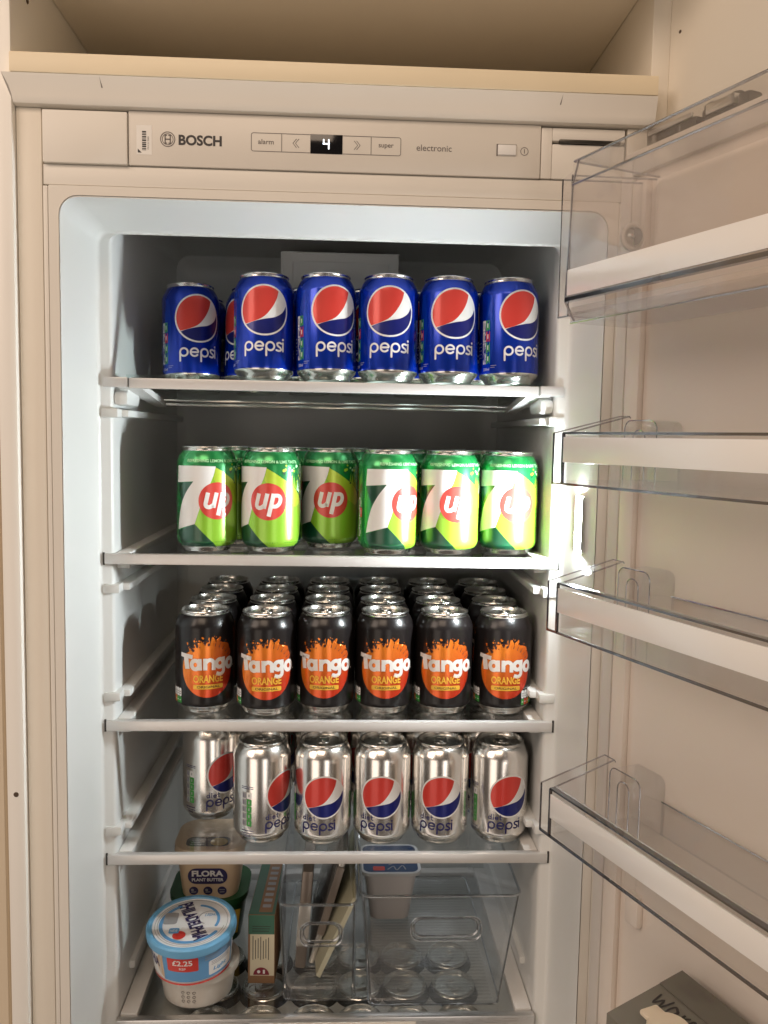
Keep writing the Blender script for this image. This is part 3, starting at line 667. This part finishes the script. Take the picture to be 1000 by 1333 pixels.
def make_orange(right_panel=False):
    root = thing('orange_soda_can', '', 'can'); can_body(p_black, root, zlo=6.5); can_lid(root)
    D = Flat(); rnd = random.Random(11); pts = []; a = 0
    while a < 360:
        if 28 < a < 150:
            k = (a-28)/122; base = 30.5-3.5*math.sin(k*PI)
            if k < .62: r = rnd.uniform(31.5, 37.5) if len(pts) % 2 else rnd.uniform(27, 29.5)
            else: r = rnd.uniform(29, 33) if len(pts) % 2 else rnd.uniform(22, 27)
            pts.append((r*math.cos(math.radians(a)), 51.5+r*math.sin(math.radians(a)))); a += rnd.uniform(1.5, 3.0)
        else:
            pts.append((30.5*math.cos(math.radians(a)), 51.5+31.5*math.sin(math.radians(a)))); a += 6
    D.poly(pts, 1, 0)
    for k in range(22):                                     # drops and spikes thrown up from the fruit
        a = math.radians(rnd.uniform(52, 138)); r = rnd.uniform(30, 38); x, z = r*math.cos(a), 51.5+r*math.sin(a)
        D.disc(x, z, rnd.uniform(.4, 1.3), 1, 1, n=8)
    for k in range(16):                                     # dark juicy splashes biting into the top left of the fruit
        a = math.radians(rnd.uniform(88, 134)); r1 = rnd.uniform(25.5, 33); x, z = r1*math.cos(a), 51.5+r1*math.sin(a); w = rnd.uniform(.8, 2.3)
        D.poly([(x+w*rnd.uniform(.5, 1)*math.cos(t), z+w*1.25*rnd.uniform(.5, 1)*math.sin(t)) for t in [k2*PI/5 for k2 in range(10)]], 3, 2)
    for k in range(12):                                     # fine hair-like spikes on the right
        a = math.radians(22+k*5.2); r1 = rnd.uniform(33, 37); w = .018
        D.poly([(27*math.cos(a-w), 51.5+27*math.sin(a-w)), (r1*math.cos(a), 51.5+r1*math.sin(a)), (27*math.cos(a+w), 51.5+27*math.sin(a+w))], 1 if k % 2 else 3, 2)
    # big word drawn in heavy strokes
    q_ = lambda p: [(x*.93, 52.5+(z-52.5)*.92) for x, z in p]
    W_ = lambda p, w=6.0: D.stroke(q_(p), w*.9, 8, 3, cap=False)
    b = 52.5
    W_([(-35, b+16.5), (-18.5, b+14.5)], 5.2); W_([(-27.5, b+15), (-25.5, b-.5)], 6.4)
    def ring_(cx, w=5.0, rx=4.6, rz=5.2, cz=b+5.2): D.stroke(q_(arc(cx, cz, rx, 0, 345, 22, rz)), w*.9, 8, 3, closed=True)
    ring_(-15.2); W_([(-10.0, b+12.6), (-9.4, b-1.5)], 4.6)
    W_([(-3.6, b+12.8), (-3.4, b-1.5)], 4.8); W_([(-2.8, b+8)]+arc(1.8, b+6.2, 4.6, 140, 0, 10, 4.6)+[(6.4, b-1.8)], 4.8)
    ring_(14.2, rz=4.8, cz=b+6); W_([(19.0, b+13), (19.2, b-3)]+arc(14.6, b-3, 4.6, 0, -120, 10, 4.6)+[(9.6, b-6)], 4.6)
    ring_(28.4, rx=4.7, rz=5.4, cz=b+4.2); D.disc(34.5, b-.5, .9, 8, 3, n=10)
    D.text('ORANGE', -16.5, 17, 37.0, 45.6, 2, 3, bold=.03)
    D.poly(rrect(-16.5, 17, 29.6, 34.8, 1.6, 4), 2, 3); D.text('ORIGINAL', -12.5, 13, 30.8, 33.6, 3, 4, bold=.01)
    def panel(c0):
        for k in range(5):
            u = c0+k*4.7
            D.poly(rrect(u, u+4.2, 19, 28.5, 1.6, 3), 0, 0); D.poly(rrect(u, u+4.2, 11.5, 18.6, .8, 2), [4, 5, 6, 4, 4][k], 0)
            for z in (22, 24.5): D.stroke([(u+.8, z), (u+3.4, z)], .6, 3, 1, cap=False)
            D.stroke([(u+1, 15), (u+3.2, 15)], .9, 0, 1, cap=False)
        for z in (9.3, 7.6): D.stroke([(c0, z), (c0+21, z)], .6, 7, 0, cap=False)
        for z in (30.6,): D.stroke([(c0, z), (c0+13, z)], .7, 7, 0, cap=False)
    panel(-56)
    if right_panel: panel(20)
    for k in range(13): D.poly([(-66+k*.1, 10+k*2.6), (-60, 10+k*2.6), (-60, 11.4+k*2.6), (-66+k*.1, 11.4+k*2.6)], 7, 0)
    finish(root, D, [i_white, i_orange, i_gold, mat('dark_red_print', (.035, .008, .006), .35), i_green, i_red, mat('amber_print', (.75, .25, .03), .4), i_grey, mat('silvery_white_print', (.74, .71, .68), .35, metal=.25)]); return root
def make_diet():
    root = thing('diet_cola_can', '', 'can'); can_body(p_silver, root, zlo=3.0); can_lid(root)
    D = Flat(); globe(D, 1.5, 58, 23.2, 0, 1, 2)
    e = cola_word(D, -24.5, 19.0, 9.2, 1.75, 3)
    w = 1.0; x = -24; b = 30.2; h = 4.0
    D.stroke(arc(x+2, b+2, 1.6, 0, 345, 16), w, 3, 0, True); D.stroke([(x+3.8, b+.3), (x+3.8, b+6.4)], w, 3)
    D.stroke([(x+6.2, b+.3), (x+6.2, b+3.8)], w, 3); D.disc(x+6.2, b+5.6, .75, 3, 0, n=8)
    D.stroke([(x+8.4, b+2.1), (x+11.6, b+2.1)]+arc(x+10, b+2, 1.7, 5, 320, 16), w, 3)
    D.stroke([(x+14.2, b+5.8), (x+14.2, b+1), (x+15.6, b+.4)], w, 3); D.stroke([(x+13, b+3.9), (x+15.8, b+3.9)], w*.9, 3)
    nutrition(D, -52, -40, 22, 62, 5, [4, 4, 4, 4, 0], 3)
    for z in (66, 68, 17, 14): D.stroke([(-53, z), (-38, z)], .7, 3, 0, cap=False)
    D.text('330ml', -51, -42, 9.5, 12.5, 3); D.stroke([(40, 40), (58, 40)], .6, 3); D.stroke([(40, 43), (58, 43)], .6, 3)
    finish(root, D, [i_white, i_red, i_blue, i_navy, i_green, i_grey]); return root

ORD = ['leftmost', 'second from left', 'third from left', 'fourth from left', 'fifth from left', 'rightmost']
ROWN = ['front row', 'second row', 'third row', 'back row']
def face(x, off): return math.radians(off)-math.atan2(x-CAM.x, .96)
def place(proto, used, loc, rz, label, group, rx=0):
    if not used:
        proto.location = loc; proto.rotation_euler = (rx, 0, rz); proto['label'] = label; proto['group'] = group; return proto
    return dup(proto, loc, (rx, 0, rz), label, group)
rnd = random.Random(21)
# blue cans
cola = make_cola(); used = 0
top_z = lambda y: zs[0]+.0015+.002+y*(-.050)
front = [(-.1708, .105, 14), (-.0812, .047, 0), (-.0115, .040, 19), (.0559, .038, 3), (.1234, .040, 13), (.1917, .040, 30)]
GB = 'blue cola cans on the top shelf'
for k, (x, y, off) in enumerate(front):
    lab = 'blue cola can, '+ORD[k]+' in the front row on the top shelf'
    if k == 0: lab = 'blue cola can at the far left of the top shelf, set back'
    place(cola, used, (x, y, top_z(y)), face(x, off), lab, GB, -.05); used = 1
for r in (1, 2):
    for k in range(6):
        x, y = [(-.175, .178), (-.1025, .118), (-.0335, .112), (.0335, .112), (.1005, .114), (.1680, .112)][k] if r == 1 else [(-.1, .190), (-.103, .190), (-.036, .181), (.031, .182), (.098, .184), (.164, .182)][k]
        if r == 2 and k == 0: continue
        off = -34 if (r, k) == (1, 1) else rnd.uniform(-60, 60)
        place(cola, 1, (x, y, top_z(y)), face(x, off), 'blue cola can, '+ORD[k]+' in the '+ROWN[r]+' on the top shelf', GB, -.05)
# green cans
lem = make_lemon(); used = 0
front = [(-.1435, .046, 17), (-.0718, .046, -8), (-.0069, .086, 0), (.0591, .040, 41), (.1293, .046, 15), (.1978, .052, 18)]
GG = 'green lemon-lime cans on the second shelf'
for k, (x, y, off) in enumerate(front):
    place(lem, used, (x, y, zs[1]), face(x, off), 'green lemon-lime can, '+ORD[k]+' in the front row on the second shelf', GG); used = 1
for k, (x, y) in enumerate([(-.120, .112), (-.052, .136), (.017, .152), (.082, .108), (.150, .114), (.198, .122)]):
    place(lem, 1, (x, y, zs[1]), face(x, rnd.uniform(-50, 60)), 'green lemon-lime can, '+ORD[k]+' in the second row on the second shelf', GG)
# black cans
org = make_orange(); org_r = make_orange(True); used = 0
GO = 'black orange soda cans on the third shelf'
for r in range(4):
    for k in range(6):
        x = (-.1464, -.0758, -.0087, .0590, .1272, .1964)[k]; y = .0485+.0672*r-(.007 if (r, k) == (0, 1) else 0)+rnd.uniform(-.0012, .0012)*(r > 0)
        off = [6, 0, -3, 4, 6, 8][k] if r == 0 else rnd.uniform(-70, 70)
        if r == 1 and k == 0: off = -55
        lab = 'black orange soda can, '+ORD[k]+' in the '+ROWN[r]+' on the third shelf'
        if r == 0 and k == 5: place(org_r, 0, (x, y, 0), face(x, off), lab, GO)
        else: place(org, used, (x, y, 0), face(x, off), lab, GO); used = 1
# silver cans
dt = make_diet(); used = 0
GD = 'silver diet cola cans on the fourth shelf'
front = [(-.1495, .108, 33), (-.0808, .0485, 49), (-.0098, .0450, 0), (.0590, .0450, -3), (.1266, .0450, 2), (.1965, .0470, 22)]
for k, (x, y, off) in enumerate(front):
    lab = 'silver diet cola can, '+ORD[k]+' in the front row on the fourth shelf'
    if k == 0: lab = 'silver diet cola can set back at the far left of the fourth shelf'
    place(dt, used, (x, y, zs[3]), face(x, off), lab, GD); used = 1
for r in (1, 2):
    for k in range(1, 6):
        x = front[k][0]+(-.004 if r == 1 else .003); y = .0455+.0680*r
        place(dt, 1, (x, y, zs[3]), face(x, rnd.choice((-25, 20, 35, 60, -50))), 'silver diet cola can, '+ORD[k]+' in the '+ROWN[r]+' on the fourth shelf', GD)

# ------------------------------------------------------------------ bottom: drawer with its glass cover, cans in the drawer
dw = thing('crisper_drawer', 'clear drawer under the bottom glass with a steel front strip', 'drawer', (0, .01, -.50))
db = tuple(-c for c in dw.location)
MB().box(-.228, .228, .002, .30, -.500, -.4965).box(-.230, -.227, .0, .30, -.4965, -.362).box(.227, .230, .0, .30, -.4965, -.362).box(-.227, .227, .297, .30, -.4965, -.362).build('tray', m_clear2, dw, None, db)
MB().box(-.230, .230, -.006, -.001, -.500, -.372, b=.002).build('front_panel', m_white, dw, 40, db)
cs = thing('glass_shelf', 'bottom glass shelf with steel front edge, carrying tubs and clear boxes', 'shelf', (0, 0, Z5-.012), group='glass shelves in the fridge')
MB().box(-.222, .222, .004, .325, .006, .0105).build('glass_panel', m_glass, cs)
MB().box(-.236, .236, -.006, .0035, -.014, .0120, b=.0012).build('front_trim', m_alu, cs, 40)
for s in (-1, 1): MB().box(min(s*.2340, s*.2150), max(s*.2340, s*.2150), .0040, .325, .0045, .0140, b=.0012).build('side_trim', m_white, cs, 40)
MB().box(-.2145, .2145, .310, .325, .0045, .0150, b=.0012).build('rear_trim', m_white, cs, 40)
MB().box(-.088, .100, -.0070, -.0058, -.0135, .0070, b=.0004).build('strip_label', m_panel, cs, 40)
pl = thing('soda_can', '', 'can'); can_body(p_black, pl, 6.5); can_lid(pl); used = 0
for j, y in enumerate((.0385, .0985, .1600)):
    for k, x in enumerate((-.1420, -.0815, -.0180, .0380, .0960, .1580)):
        lab = 'dark can in the drawer under the bottom glass, '+ORD[k]+' of the '+ROWN[j]
        place(pl, used, (x, y+(.008 if j == 0 else .014), -.4964), rnd.uniform(-1, 1)*2, lab, 'cans in the drawer under the bottom glass'); used = 1

# ------------------------------------------------------------------ tubs
ZT = Z5-.0014
def tub_prof(r0_, r1_, h, lip): return [(.0001, 0), (r0_*.93, 0), (r0_, .003), (r1_, h-.004), (r1_+lip, h-.0035), (r1_+lip, h)]
m_blue_l = mat('light_blue_plastic', (.16, .42, .68), .35, noise=.02, nscale=30)
m_tubw = mat('tub_white', (.78, .79, .80), .4)
m_milky = mat('milky_plastic', (.66, .62, .56), .4, noise=.04, nscale=40)
m_cream = mat('cream_plastic', (.72, .55, .38), .42, noise=.02, nscale=30)
m_dkgreen = mat('dark_green_plastic', (.012, .085, .025), .38)
m_yel = mat('yellow_print', (.62, .42, .06), .45)
m_sky = mat('sky_blue_print', (.12, .33, .62), .4)
m_navyp = mat('navy_label', (.035, .03, .11), .4)
# plain tub underneath
ut = thing('plain_tub', 'plain translucent lidded tub underneath the blue lidded cheese tub', 'tub', (-.1545, .0500, ZT))
MB().lathe(tub_prof(.0380, .0425, .036, .001), 56, sx=1.04).build('pot', m_milky, ut, 30)
MB().lathe([(.0445, .0335), (.0462, .0335), (.0466, .0365), (.0462, .0415), (.0445, .0425), (.040, .0420), (.0395, .0405), (.0001, .0405)], 56, sx=1.04).build('lid', m_milky, ut, 30)
D = Flat()
for r in range(3):
    for k in range(3): D.stroke(arc(-2+k*6-8, 14+r*5.5-2, 1.6, 0, 300, 10), .7, 0, 0)
D.build('stamp', [m_ink2], lambda u, v, l: ((.0384+.0045*v/36+.0003)*1.04*math.sin(u/40), -(.0384+.0045*v/36+.0003)*math.cos(u/40), v/1000), ut, step=3)
# cheese tub
ct = thing('cheese_tub', 'round cream cheese tub with light blue lid stacked on a plain tub', 'tub', (-.1570, .0330, ZT+.0450), (math.radians(6.5), math.radians(-1.5), 0))
MB().lathe(tub_prof(.0405, .0445, .045, .001), 56, sx=1.06).build('pot', m_tubw, ct, 30)
lid = MB().lathe([(.0462, .0425), (.0482, .0425), (.0488, .046), (.0486, .0515), (.0470, .0535), (.0435, .0535), (.0420, .0520), (.0415, .0512), (.0001, .0512)], 64, sx=1.05, mis=[0]*6+[1, 1]).build('lid', [m_blue_l, m_tubw], ct, 30)
D = Flat(); tz = .0515
D.stroke(arc(0, 0, 33, 120, 330, 40), 4.0, 1, 0); D.stroke(arc(0, 0, 36.5, 100, 350, 40), .6, 2, 0); D.stroke(arc(2, 3, 27, -20, 80, 20), 3.2, 1, 0)
D.stroke(arc(0, 0, 39.2, 0, 350, 50), .5, 2, 0, True)
D.poly(arc(-10, -21, 7, 0, 350, 20), 3, 1); D.poly(rrect(-22, -11, -18, -9, 2), 1, 2); D.text('NEW', -20.5, -12.5, -15.5, -11.5, 0, 3)
D.poly(rrect(-31, -16, -2, 18, 3), 2, 1)
for k in range(5): D.stroke([(-29, 1+k*3.6), (-18, 2+k*3.6)], 1.0, 5, 2, cap=False)
D.text('LIGHT', 13, 27, 10, 15, 1, 2, shear=.2); D.stroke(arc(18, 8, 11, 60, 250, 18), .8, 2, 1)
vs, fs = text_tris('PHILADELPHIA', .032, 0)
ca, sa = math.cos(math.radians(-66)), math.sin(math.radians(-66))
vv = []
for a, b in vs:
    x = (a-.5)*68; y = (b-.5)*17*(1-.18*math.sin(a*PI)); vv.append((x*ca-y*sa+1.5, x*sa+y*ca+2.5))
D.items.append((vv, fs, 4, 3))
D.build('lid_print', [i_white, m_sky, i_grey, i_red, m_navyp, i_grey], lambda u, v, l: (u/1000*1.05, v/1000, tz+.0002+.00012*l), lid, smooth=False)
def tubw(u, v, l):
    r = .0405+.004*(v/45)+.0006+.0001*l; a = u/43; return (r*1.06*math.sin(a), -r*math.cos(a), v/1000)
D = Flat()
D.poly([(-26, 8), (60, 8), (60, 40), (-26, 40)], 1, 0); D.poly([(-70, 8), (-26, 8), (-26, 40), (-70, 40)], 0, 0)
D.poly(catmull([(-26, 8), (-34, 16), (-36, 28), (-30, 40)], 4)+[(-26, 40)], 6, 0)
D.text('PHIA', -50, -32, 21, 34, 4, 1, bold=.04)
D.poly(rrect(-20, 13, 22, 39.5, 1.5), 3, 1); D.text('£2.25', -14, 7, 30, 37, 0, 2, bold=.02); D.text('RSP', -7, 0, 24.5, 27.5, 0, 2, bold=.01)
D.poly(rrect(24, 56, 11, 30, 2), 0, 1); D.text('Light', 29, 47, 14, 20, 1, 2, bold=.03, shear=.2)
for z in (24, 26, 28): D.stroke([(27, z), (52, z)], .7, 5, 2, cap=False)
for z in (33, 35.5, 38): D.stroke([(20, z), (56, z)], .7, 5, 2, cap=False)
D.poly([(-60, 3.5), (60, 3.5), (60, 6), (-60, 6)], 3, 0)
D.build('tub_print', [i_white, m_sky, i_grey, i_red, m_navyp, i_grey, m_cream], tubw, ct, step=3)
# green tub under the cream tub
def rr_tub(mb, hx0, hy0, hx1, hy1, h, r0_, r1_, mi=0, z0=0):
    mb.sweep([[(x, y, z0) for x, y in rrect(-hx0, hx0, -hy0, hy0, r0_, 6)], [(x, y, z0+h) for x, y in rrect(-hx1, hx1, -hy1, hy1, r1_, 6)]], mi)
gt = thing('spread_tub', 'green and yellow tub under the cream coloured spread tub', 'tub', (-.1590, .1800, ZT))
t = MB(); rr_tub(t, .040, .038, .0475, .045, .056, .024, .028); t.build('pot', m_dkgreen, gt, 40)
t = MB(); rr_tub(t, .0500, .0475, .0505, .048, .008, .029, .029, z0=.0545); t.build('lid', m_dkgreen, gt, 40)
t = MB(); t.add([(.0200, -.0425, .012), (.0385, -.0335, .012), (.0425, -.0370, .046), (.0220, -.0462, .046)], [(0, 1, 2, 3)]); t.add([(.0275, -.0452, .020), (.0345, -.0420, .020), (.0360, -.0432, .034), (.0285, -.0466, .034)], [(0, 1, 2, 3)], 1)
t.build('tub_print', [m_yel, i_red], gt)
ft = thing('butter_tub', 'cream tub with purple oval badge stacked on a green tub', 'tub', (-.1570, .1740, ZT+.0626))
t = MB(); rr_tub(t, .0360, .036, .0430, .043, .061, .022, .026); t.build('pot', m_cream, ft, 40)
t = MB(); rr_tub(t, .0455, .0455, .0450, .045, .0085, .027, .027, z0=.0600); lidf = t.build('lid', m_cream, ft, 40)
def ftw(u, v, l): return (u/1000, -(.036+.007*v/61+.0003+.00012*l), v/1000)
D = Flat()
D.poly(rrect(-25, 25, 21, 43, 10.5, 7), 1, 0); D.text('FLORA', -20, 20, 31.5, 40, 0, 1, bold=.045); D.text('PLANT BUTTER', -20, 20, 24.8, 29.2, 0, 1, bold=.03)
for k in range(3):
    c = -18+18*k; D.disc(c, 11.5, 5.8, 1, 0, n=20)
    D.disc(c-1.6, 12.5, 1.9, 2, 1, n=8) if k < 2 else D.stroke([(c-3.4, 13), (c+3.4, 13)], 1.0, 2, 1, cap=False); D.stroke([(c-3, 9.5), (c+3, 9.9)], 1.1, 2, 1, cap=False)
D.build('tub_print', [i_white, m_navyp, i_grey], ftw, ft, smooth=False)
D = Flat(); D.poly(rrect(-30, 26, -34, -8, 9), 1, 0); D.disc(12, -22, 11, 2, 1, n=24)
for k in range(4): D.stroke([(-24, -14-k*5), (-6, -15-k*5)], 2.0, 0, 1, cap=False)
D.build('lid_print', [i_grey, i_black, m_yel], lambda u, v, l: (u/1000, v/1000, .0687+.00012*l), lidf, smooth=False)

# ------------------------------------------------------------------ small carton
m_card = mat('brown_card', (.30, .17, .09), .6, noise=.08, nscale=60)
m_cardg = mat('teal_print', (.05, .15, .10), .45, noise=.05, nscale=30)
m_cardc = mat('cream_print', (.68, .62, .46), .5, noise=.03, nscale=30)
m_maroon = mat('maroon_print', (.22, .02, .04), .45)
kt = thing('small_carton', 'narrow green and cream food carton standing on end beside the tubs', 'carton', (-.0790, .1250, ZT), (0, 0, math.radians(-2)))
MB().box(-.0160, .0160, -.066, .066, 0, .086, b=.0008).build('box', m_card, kt, 40)
D = Flat()
D.poly([(-15.4, 62), (15.4, 62), (15.4, 86), (-15.4, 86)], 0, 0); D.poly([(-13.4, 10), (15.4, 10), (15.4, 62), (-13.4, 62)], 1, 0)
for k in range(7):
    D.stroke([(-10+k*3.1, 30+(k % 3)), (-10+k*3.1, 60-(k*5) % 7)], .9, 3, 1, cap=False)
for z in (66, 69, 72): D.stroke([(-11, z), (11-(z % 4), z)], .8, 3, 1, cap=False)
D.poly(arc(0, 11, 9.5, 0, 180, 16), 2, 1); D.text('1', 2, 4.5, 12.5, 17.5, 4, 2, bold=.04); D.disc(-3, 15, 2.0, 4, 2, n=10)
D.build('front_print', [m_cardg, m_cardc, m_maroon, m_ink, i_white], lambda u, v, l: (u/1000, -.0662-.0001*l, v/1000), kt, smooth=False)
D = Flat(); D.poly([(-15.4, -65), (15.4, -65), (15.4, 65), (-15.4, 65)], 0, 0); D.poly([(-4, -60), (12, -60), (12, 60), (-4, 60)], 1, 1)
for k in range(8): D.poly([(-1, -50+k*13), (9, -50+k*13), (9, -43+k*13), (-1, -43+k*13)], 2, 2)
D.build('top_print', [m_cardg, m_card, i_grey], lambda u, v, l: (u/1000, v/1000, .0862+.0001*l), kt, smooth=False)

# ------------------------------------------------------------------ clear storage boxes
def storage_box(name, label, x0, x1, X0, X1, y0, y1, h, hx0, hx1, hz):
    cx = (x0+x1)/2; st = thing(name, label, 'storage box', (cx, y0, ZT), group='clear storage boxes on the bottom shelf')
    a, b, A, B = x0-cx, x1-cx, X0-cx, X1-cx; d = y1-y0
    r = .010
    lo = [[(x, y, 0.0008) for x, y in rrect(a+.004, b-.004, .004, d-.004, r)], [(x, y, .004) for x, y in rrect(a, b, 0, d, r)], [(x, y, h) for x, y in rrect(A, B, -.004, d+.004, r)]]
    w = MB(); w.sweep(lo, cap=False); w.f.append(list(range(len(lo[0])))); w.m.append(0)
    w.build('walls', m_clear2, st, 40)
    w = MB(); w.tube([(x, y, h) for x, y in rrect(A, B, -.004, d+.004, r)], .0016, 7, True); w.tube([(x, y, .0035) for x, y in rrect(a, b, 0, d, r)], .0011, 6, True)
    for x, y, X, Y in ((a+.003, .002, A+.003, -.002), (b-.003, .002, B-.003, -.002)): w.tube([(x, y, .004), (X, Y, h)], .0011, 6)
    w.build('rim', m_rim2, st, 40)
    k = MB(); n = int(d/.0065)
    for i in range(n): k.tube([(a+.008, .006+i*.0065, .0022), (b-.008, .006+i*.0065, .0022)], .0011, 5)
    k.build('floor_ribs', m_clear2, st, 40, kind='stuff')
    yy = lambda z: -.004*z/h-.0012
    hd = MB(); hc = (hx0+hx1)/2
    for dy, rad in ((0, .0016), (-.004, .0013)): hd.tube([(x-cx, yy(z)+dy, z) for x, z in rrect(hx0-.003*(dy < 0), hx1+.003*(dy < 0), hz-.011-.003*(dy < 0), hz+.011+.003*(dy < 0), .0105, 6)], rad, 7, True)
    hd.build('handle', m_rim2, st, 40)
    return st
sb = storage_box('storage_box', 'wide clear storage box holding a yoghurt pot at the right', .0460, .1990, .0360, .2190, .0120, .3000, .137, .096, .170, .100)
sb2 = storage_box('storage_box', 'narrow clear storage box of packets between carton and wide box', -.0530, .0310, -.0585, .0315, .0230, .2900, .121, -.030, .012, .088)
m_paly = mat('pale_packet', (.52, .50, .36), .35, noise=.06, nscale=25)
m_brn = mat('brown_packet', (.24, .20, .17), .3, metal=.4, noise=.15, nscale=25)
m_foil = mat('foil_packet', (.62, .60, .56), .25, metal=.6, noise=.1, nscale=35, bump=.3)
pk = thing('food_packet', 'pale yellow packet leaning in the narrow clear storage box', 'packet', (-.0150, .150, ZT+.0040), (0, math.radians(24), 0))
t = MB()
lo = []
for k in range(9):
    y = -.09+.18*k/8; w = .007*math.sin(PI*(k+.6)/9.2)+.001; lo.append([(x*w, y+.002*math.sin(k*2.1+q), z) for q, (x, z) in enumerate([(-1, .004), (-1.2, .05), (-.9, .11), (.9, .11), (1.2, .05), (1, .004)])])
t.sweep(lo); t.build('wrapper', m_paly, pk, 50)
MB().box(-.001, .001, -.092, .092, .1095, .1180).build('seal', m_paly, pk)
pk2 = thing('food_packet', 'dark brown packet standing left in the narrow clear storage box', 'packet', (-.0360, .160, ZT+.0040), (0, math.radians(4), 0))
t = MB(); t.box(-.007, .007, -.08, .08, 0, .125, b=.004); t.build('wrapper', m_brn, pk2, 40); MB().box(-.0072, .0072, -.0815, -.0795, .03, .085, b=.0005).build('label_print', m_foil, pk2, 40)
pk3 = thing('food_packet', 'silvery packet lying steeply across the narrow clear storage box', 'packet', (-.0230, .170, ZT+.0040), (0, math.radians(16), 0))
t = MB(); t.box(-.004, .004, -.08, .08, .0, .150, b=.003); t.build('wrapper', m_foil, pk3, 40); MB().box(-.0045, .0045, -.0820, -.0795, .04, .13, b=.0005).build('seal', m_brn, pk3, 40)
# yoghurt pot
yp = thing('yoghurt_pot', 'white yoghurt pot with dark blue lid in the wide clear box', 'yoghurt pot', (.0800, .2150, ZT+.0035))
m_pink = mat('pot_plastic', (.84, .80, .80), .4)
t = MB(); rr_tub(t, .0265, .0265, .0360, .036, .068, .012, .014); t.build('pot', m_pink, yp, 40)
t = MB(); rr_tub(t, .0410, .0410, .0410, .041, .004, .014, .014, z0=.0680); ylid = t.build('lid', m_tubw, yp, 40)
D = Flat(); D.poly(rrect(-37, 37, -37, 37, 10), 0, 0); D.poly(rrect(-24, -8, -33, -22, 2), 1, 1)
D.stroke(catmull([(-4, -30), (4, -22), (8, -32), (16, -20), (20, -30)], 4), 1.6, 2, 1); D.stroke(catmull([(-2, -18), (8, -12), (20, -16)], 4), 1.4, 2, 1)
D.build('lid_print', [mat('blue_lid_print', (.02, .06, .16), .35), i_red, i_grey], lambda u, v, l: (u/1000, v/1000, .0722+.0001*l), ylid, smooth=False)

# ------------------------------------------------------------------ bottom door rack with a carton
bt = door_thing('door_rack', 'lowest clear door rack with a grey drinks carton', 'rack', -.372, 'clear racks on the fridge door')
bin_mesh(.070).build('tray', m_clear, bt)
t = MB(); t.box(0, .455, -.001, .005, .0695, .0715); t.tube([(-.015, 0, .07), (-.015, .072, .0865)], .0008, 6); t.build('rim', m_rim, bt, 40)
MB().box(.0035, .450, -.0030, -.0009, .030, .058, b=.0006).build('front_strip', m_strip, bt, 40)
m_cart = mat('grey_carton', (.19, .18, .15), .42, noise=.05, nscale=30)
m_cart2 = mat('grey_carton_flap', (.155, .145, .12), .42, noise=.05, nscale=30)
m_capc = mat('cream_cap', (.82, .72, .58), .45)
gc = door_thing('drinks_carton', 'grey drinks carton with handwriting and cream cap in door rack', 'carton', -.3678)
c0, c1, e0, e1, w0, w1 = .086, .190, .2010, .2180, .003, .084       # along the door, top height at front and at the door side
ht = lambda w: e0+(e1-e0)*(w-w0)/(w1-w0)
t = MB(); t.sweep([[(x, w0, 0), (x, w1, 0), (x, w1, e1), (x, w0, e0)] for x in (c0, c1)]); t.build('box', m_cart, gc, 40)
t = MB(); t.sweep([[(x, w, ht(w)+dz) for w, dz in ((.058, .0002), (.083, .0002), (.083, .0016), (.058, .0016))] for x in (c0+.001, c1-.001)]); t.build('flap', m_cart2, gc, 40)
t = MB(); hc = ht(.022); t.lathe([(.0180, hc-.004), (.0185, hc+.003), (.0175, hc+.014), (.0160, hc+.0165), (.0001, hc+.017)], 28, cx=.140, cyy=.020); t.box(.112, .130, .014, .032, hc+.009, hc+.0135, b=.003); t.build('cap', m_capc, gc, 40)
D = Flat()
hand = [[(0, 6), (1.5, 1), (4, 5), (6, 1), (8, 7)], [(14, 5), (11, 6), (10, 2), (13, 1), (14.5, 5), (15, 1)], [(17.5, 1), (18, 6), (18.5, 4), (21, 6)], [(23, 1), (23.4, 6), (25.5, 5.5), (26, 1), (26.5, 5), (29, 5.6), (29.4, 1)], [(35, 5), (32, 6), (31, 2), (34, 1), (35.6, 5), (36, 1)]]
for s_ in hand: D.stroke(catmull(s_, 4), 1.15, 0, 0)
D.build('handwriting', [m_ink], lambda u, v, l: (.097+u/1000*1.6, .038+v/1000*2.1, ht(.038+v/1000*2.1)+.0006), gc, smooth=False)
D = Flat()
for q in range(2): D.text('BEST BEFORE' if q == 0 else '0801', 0, 30 if q == 0 else 20, 0-q*7, 4.5-q*7, 0, 0)
D.build('stamp', [m_ink2], lambda u, v, l: (.100+u/1000, .074+v/1000, ht(.074+v/1000)+.0020), gc, smooth=False)
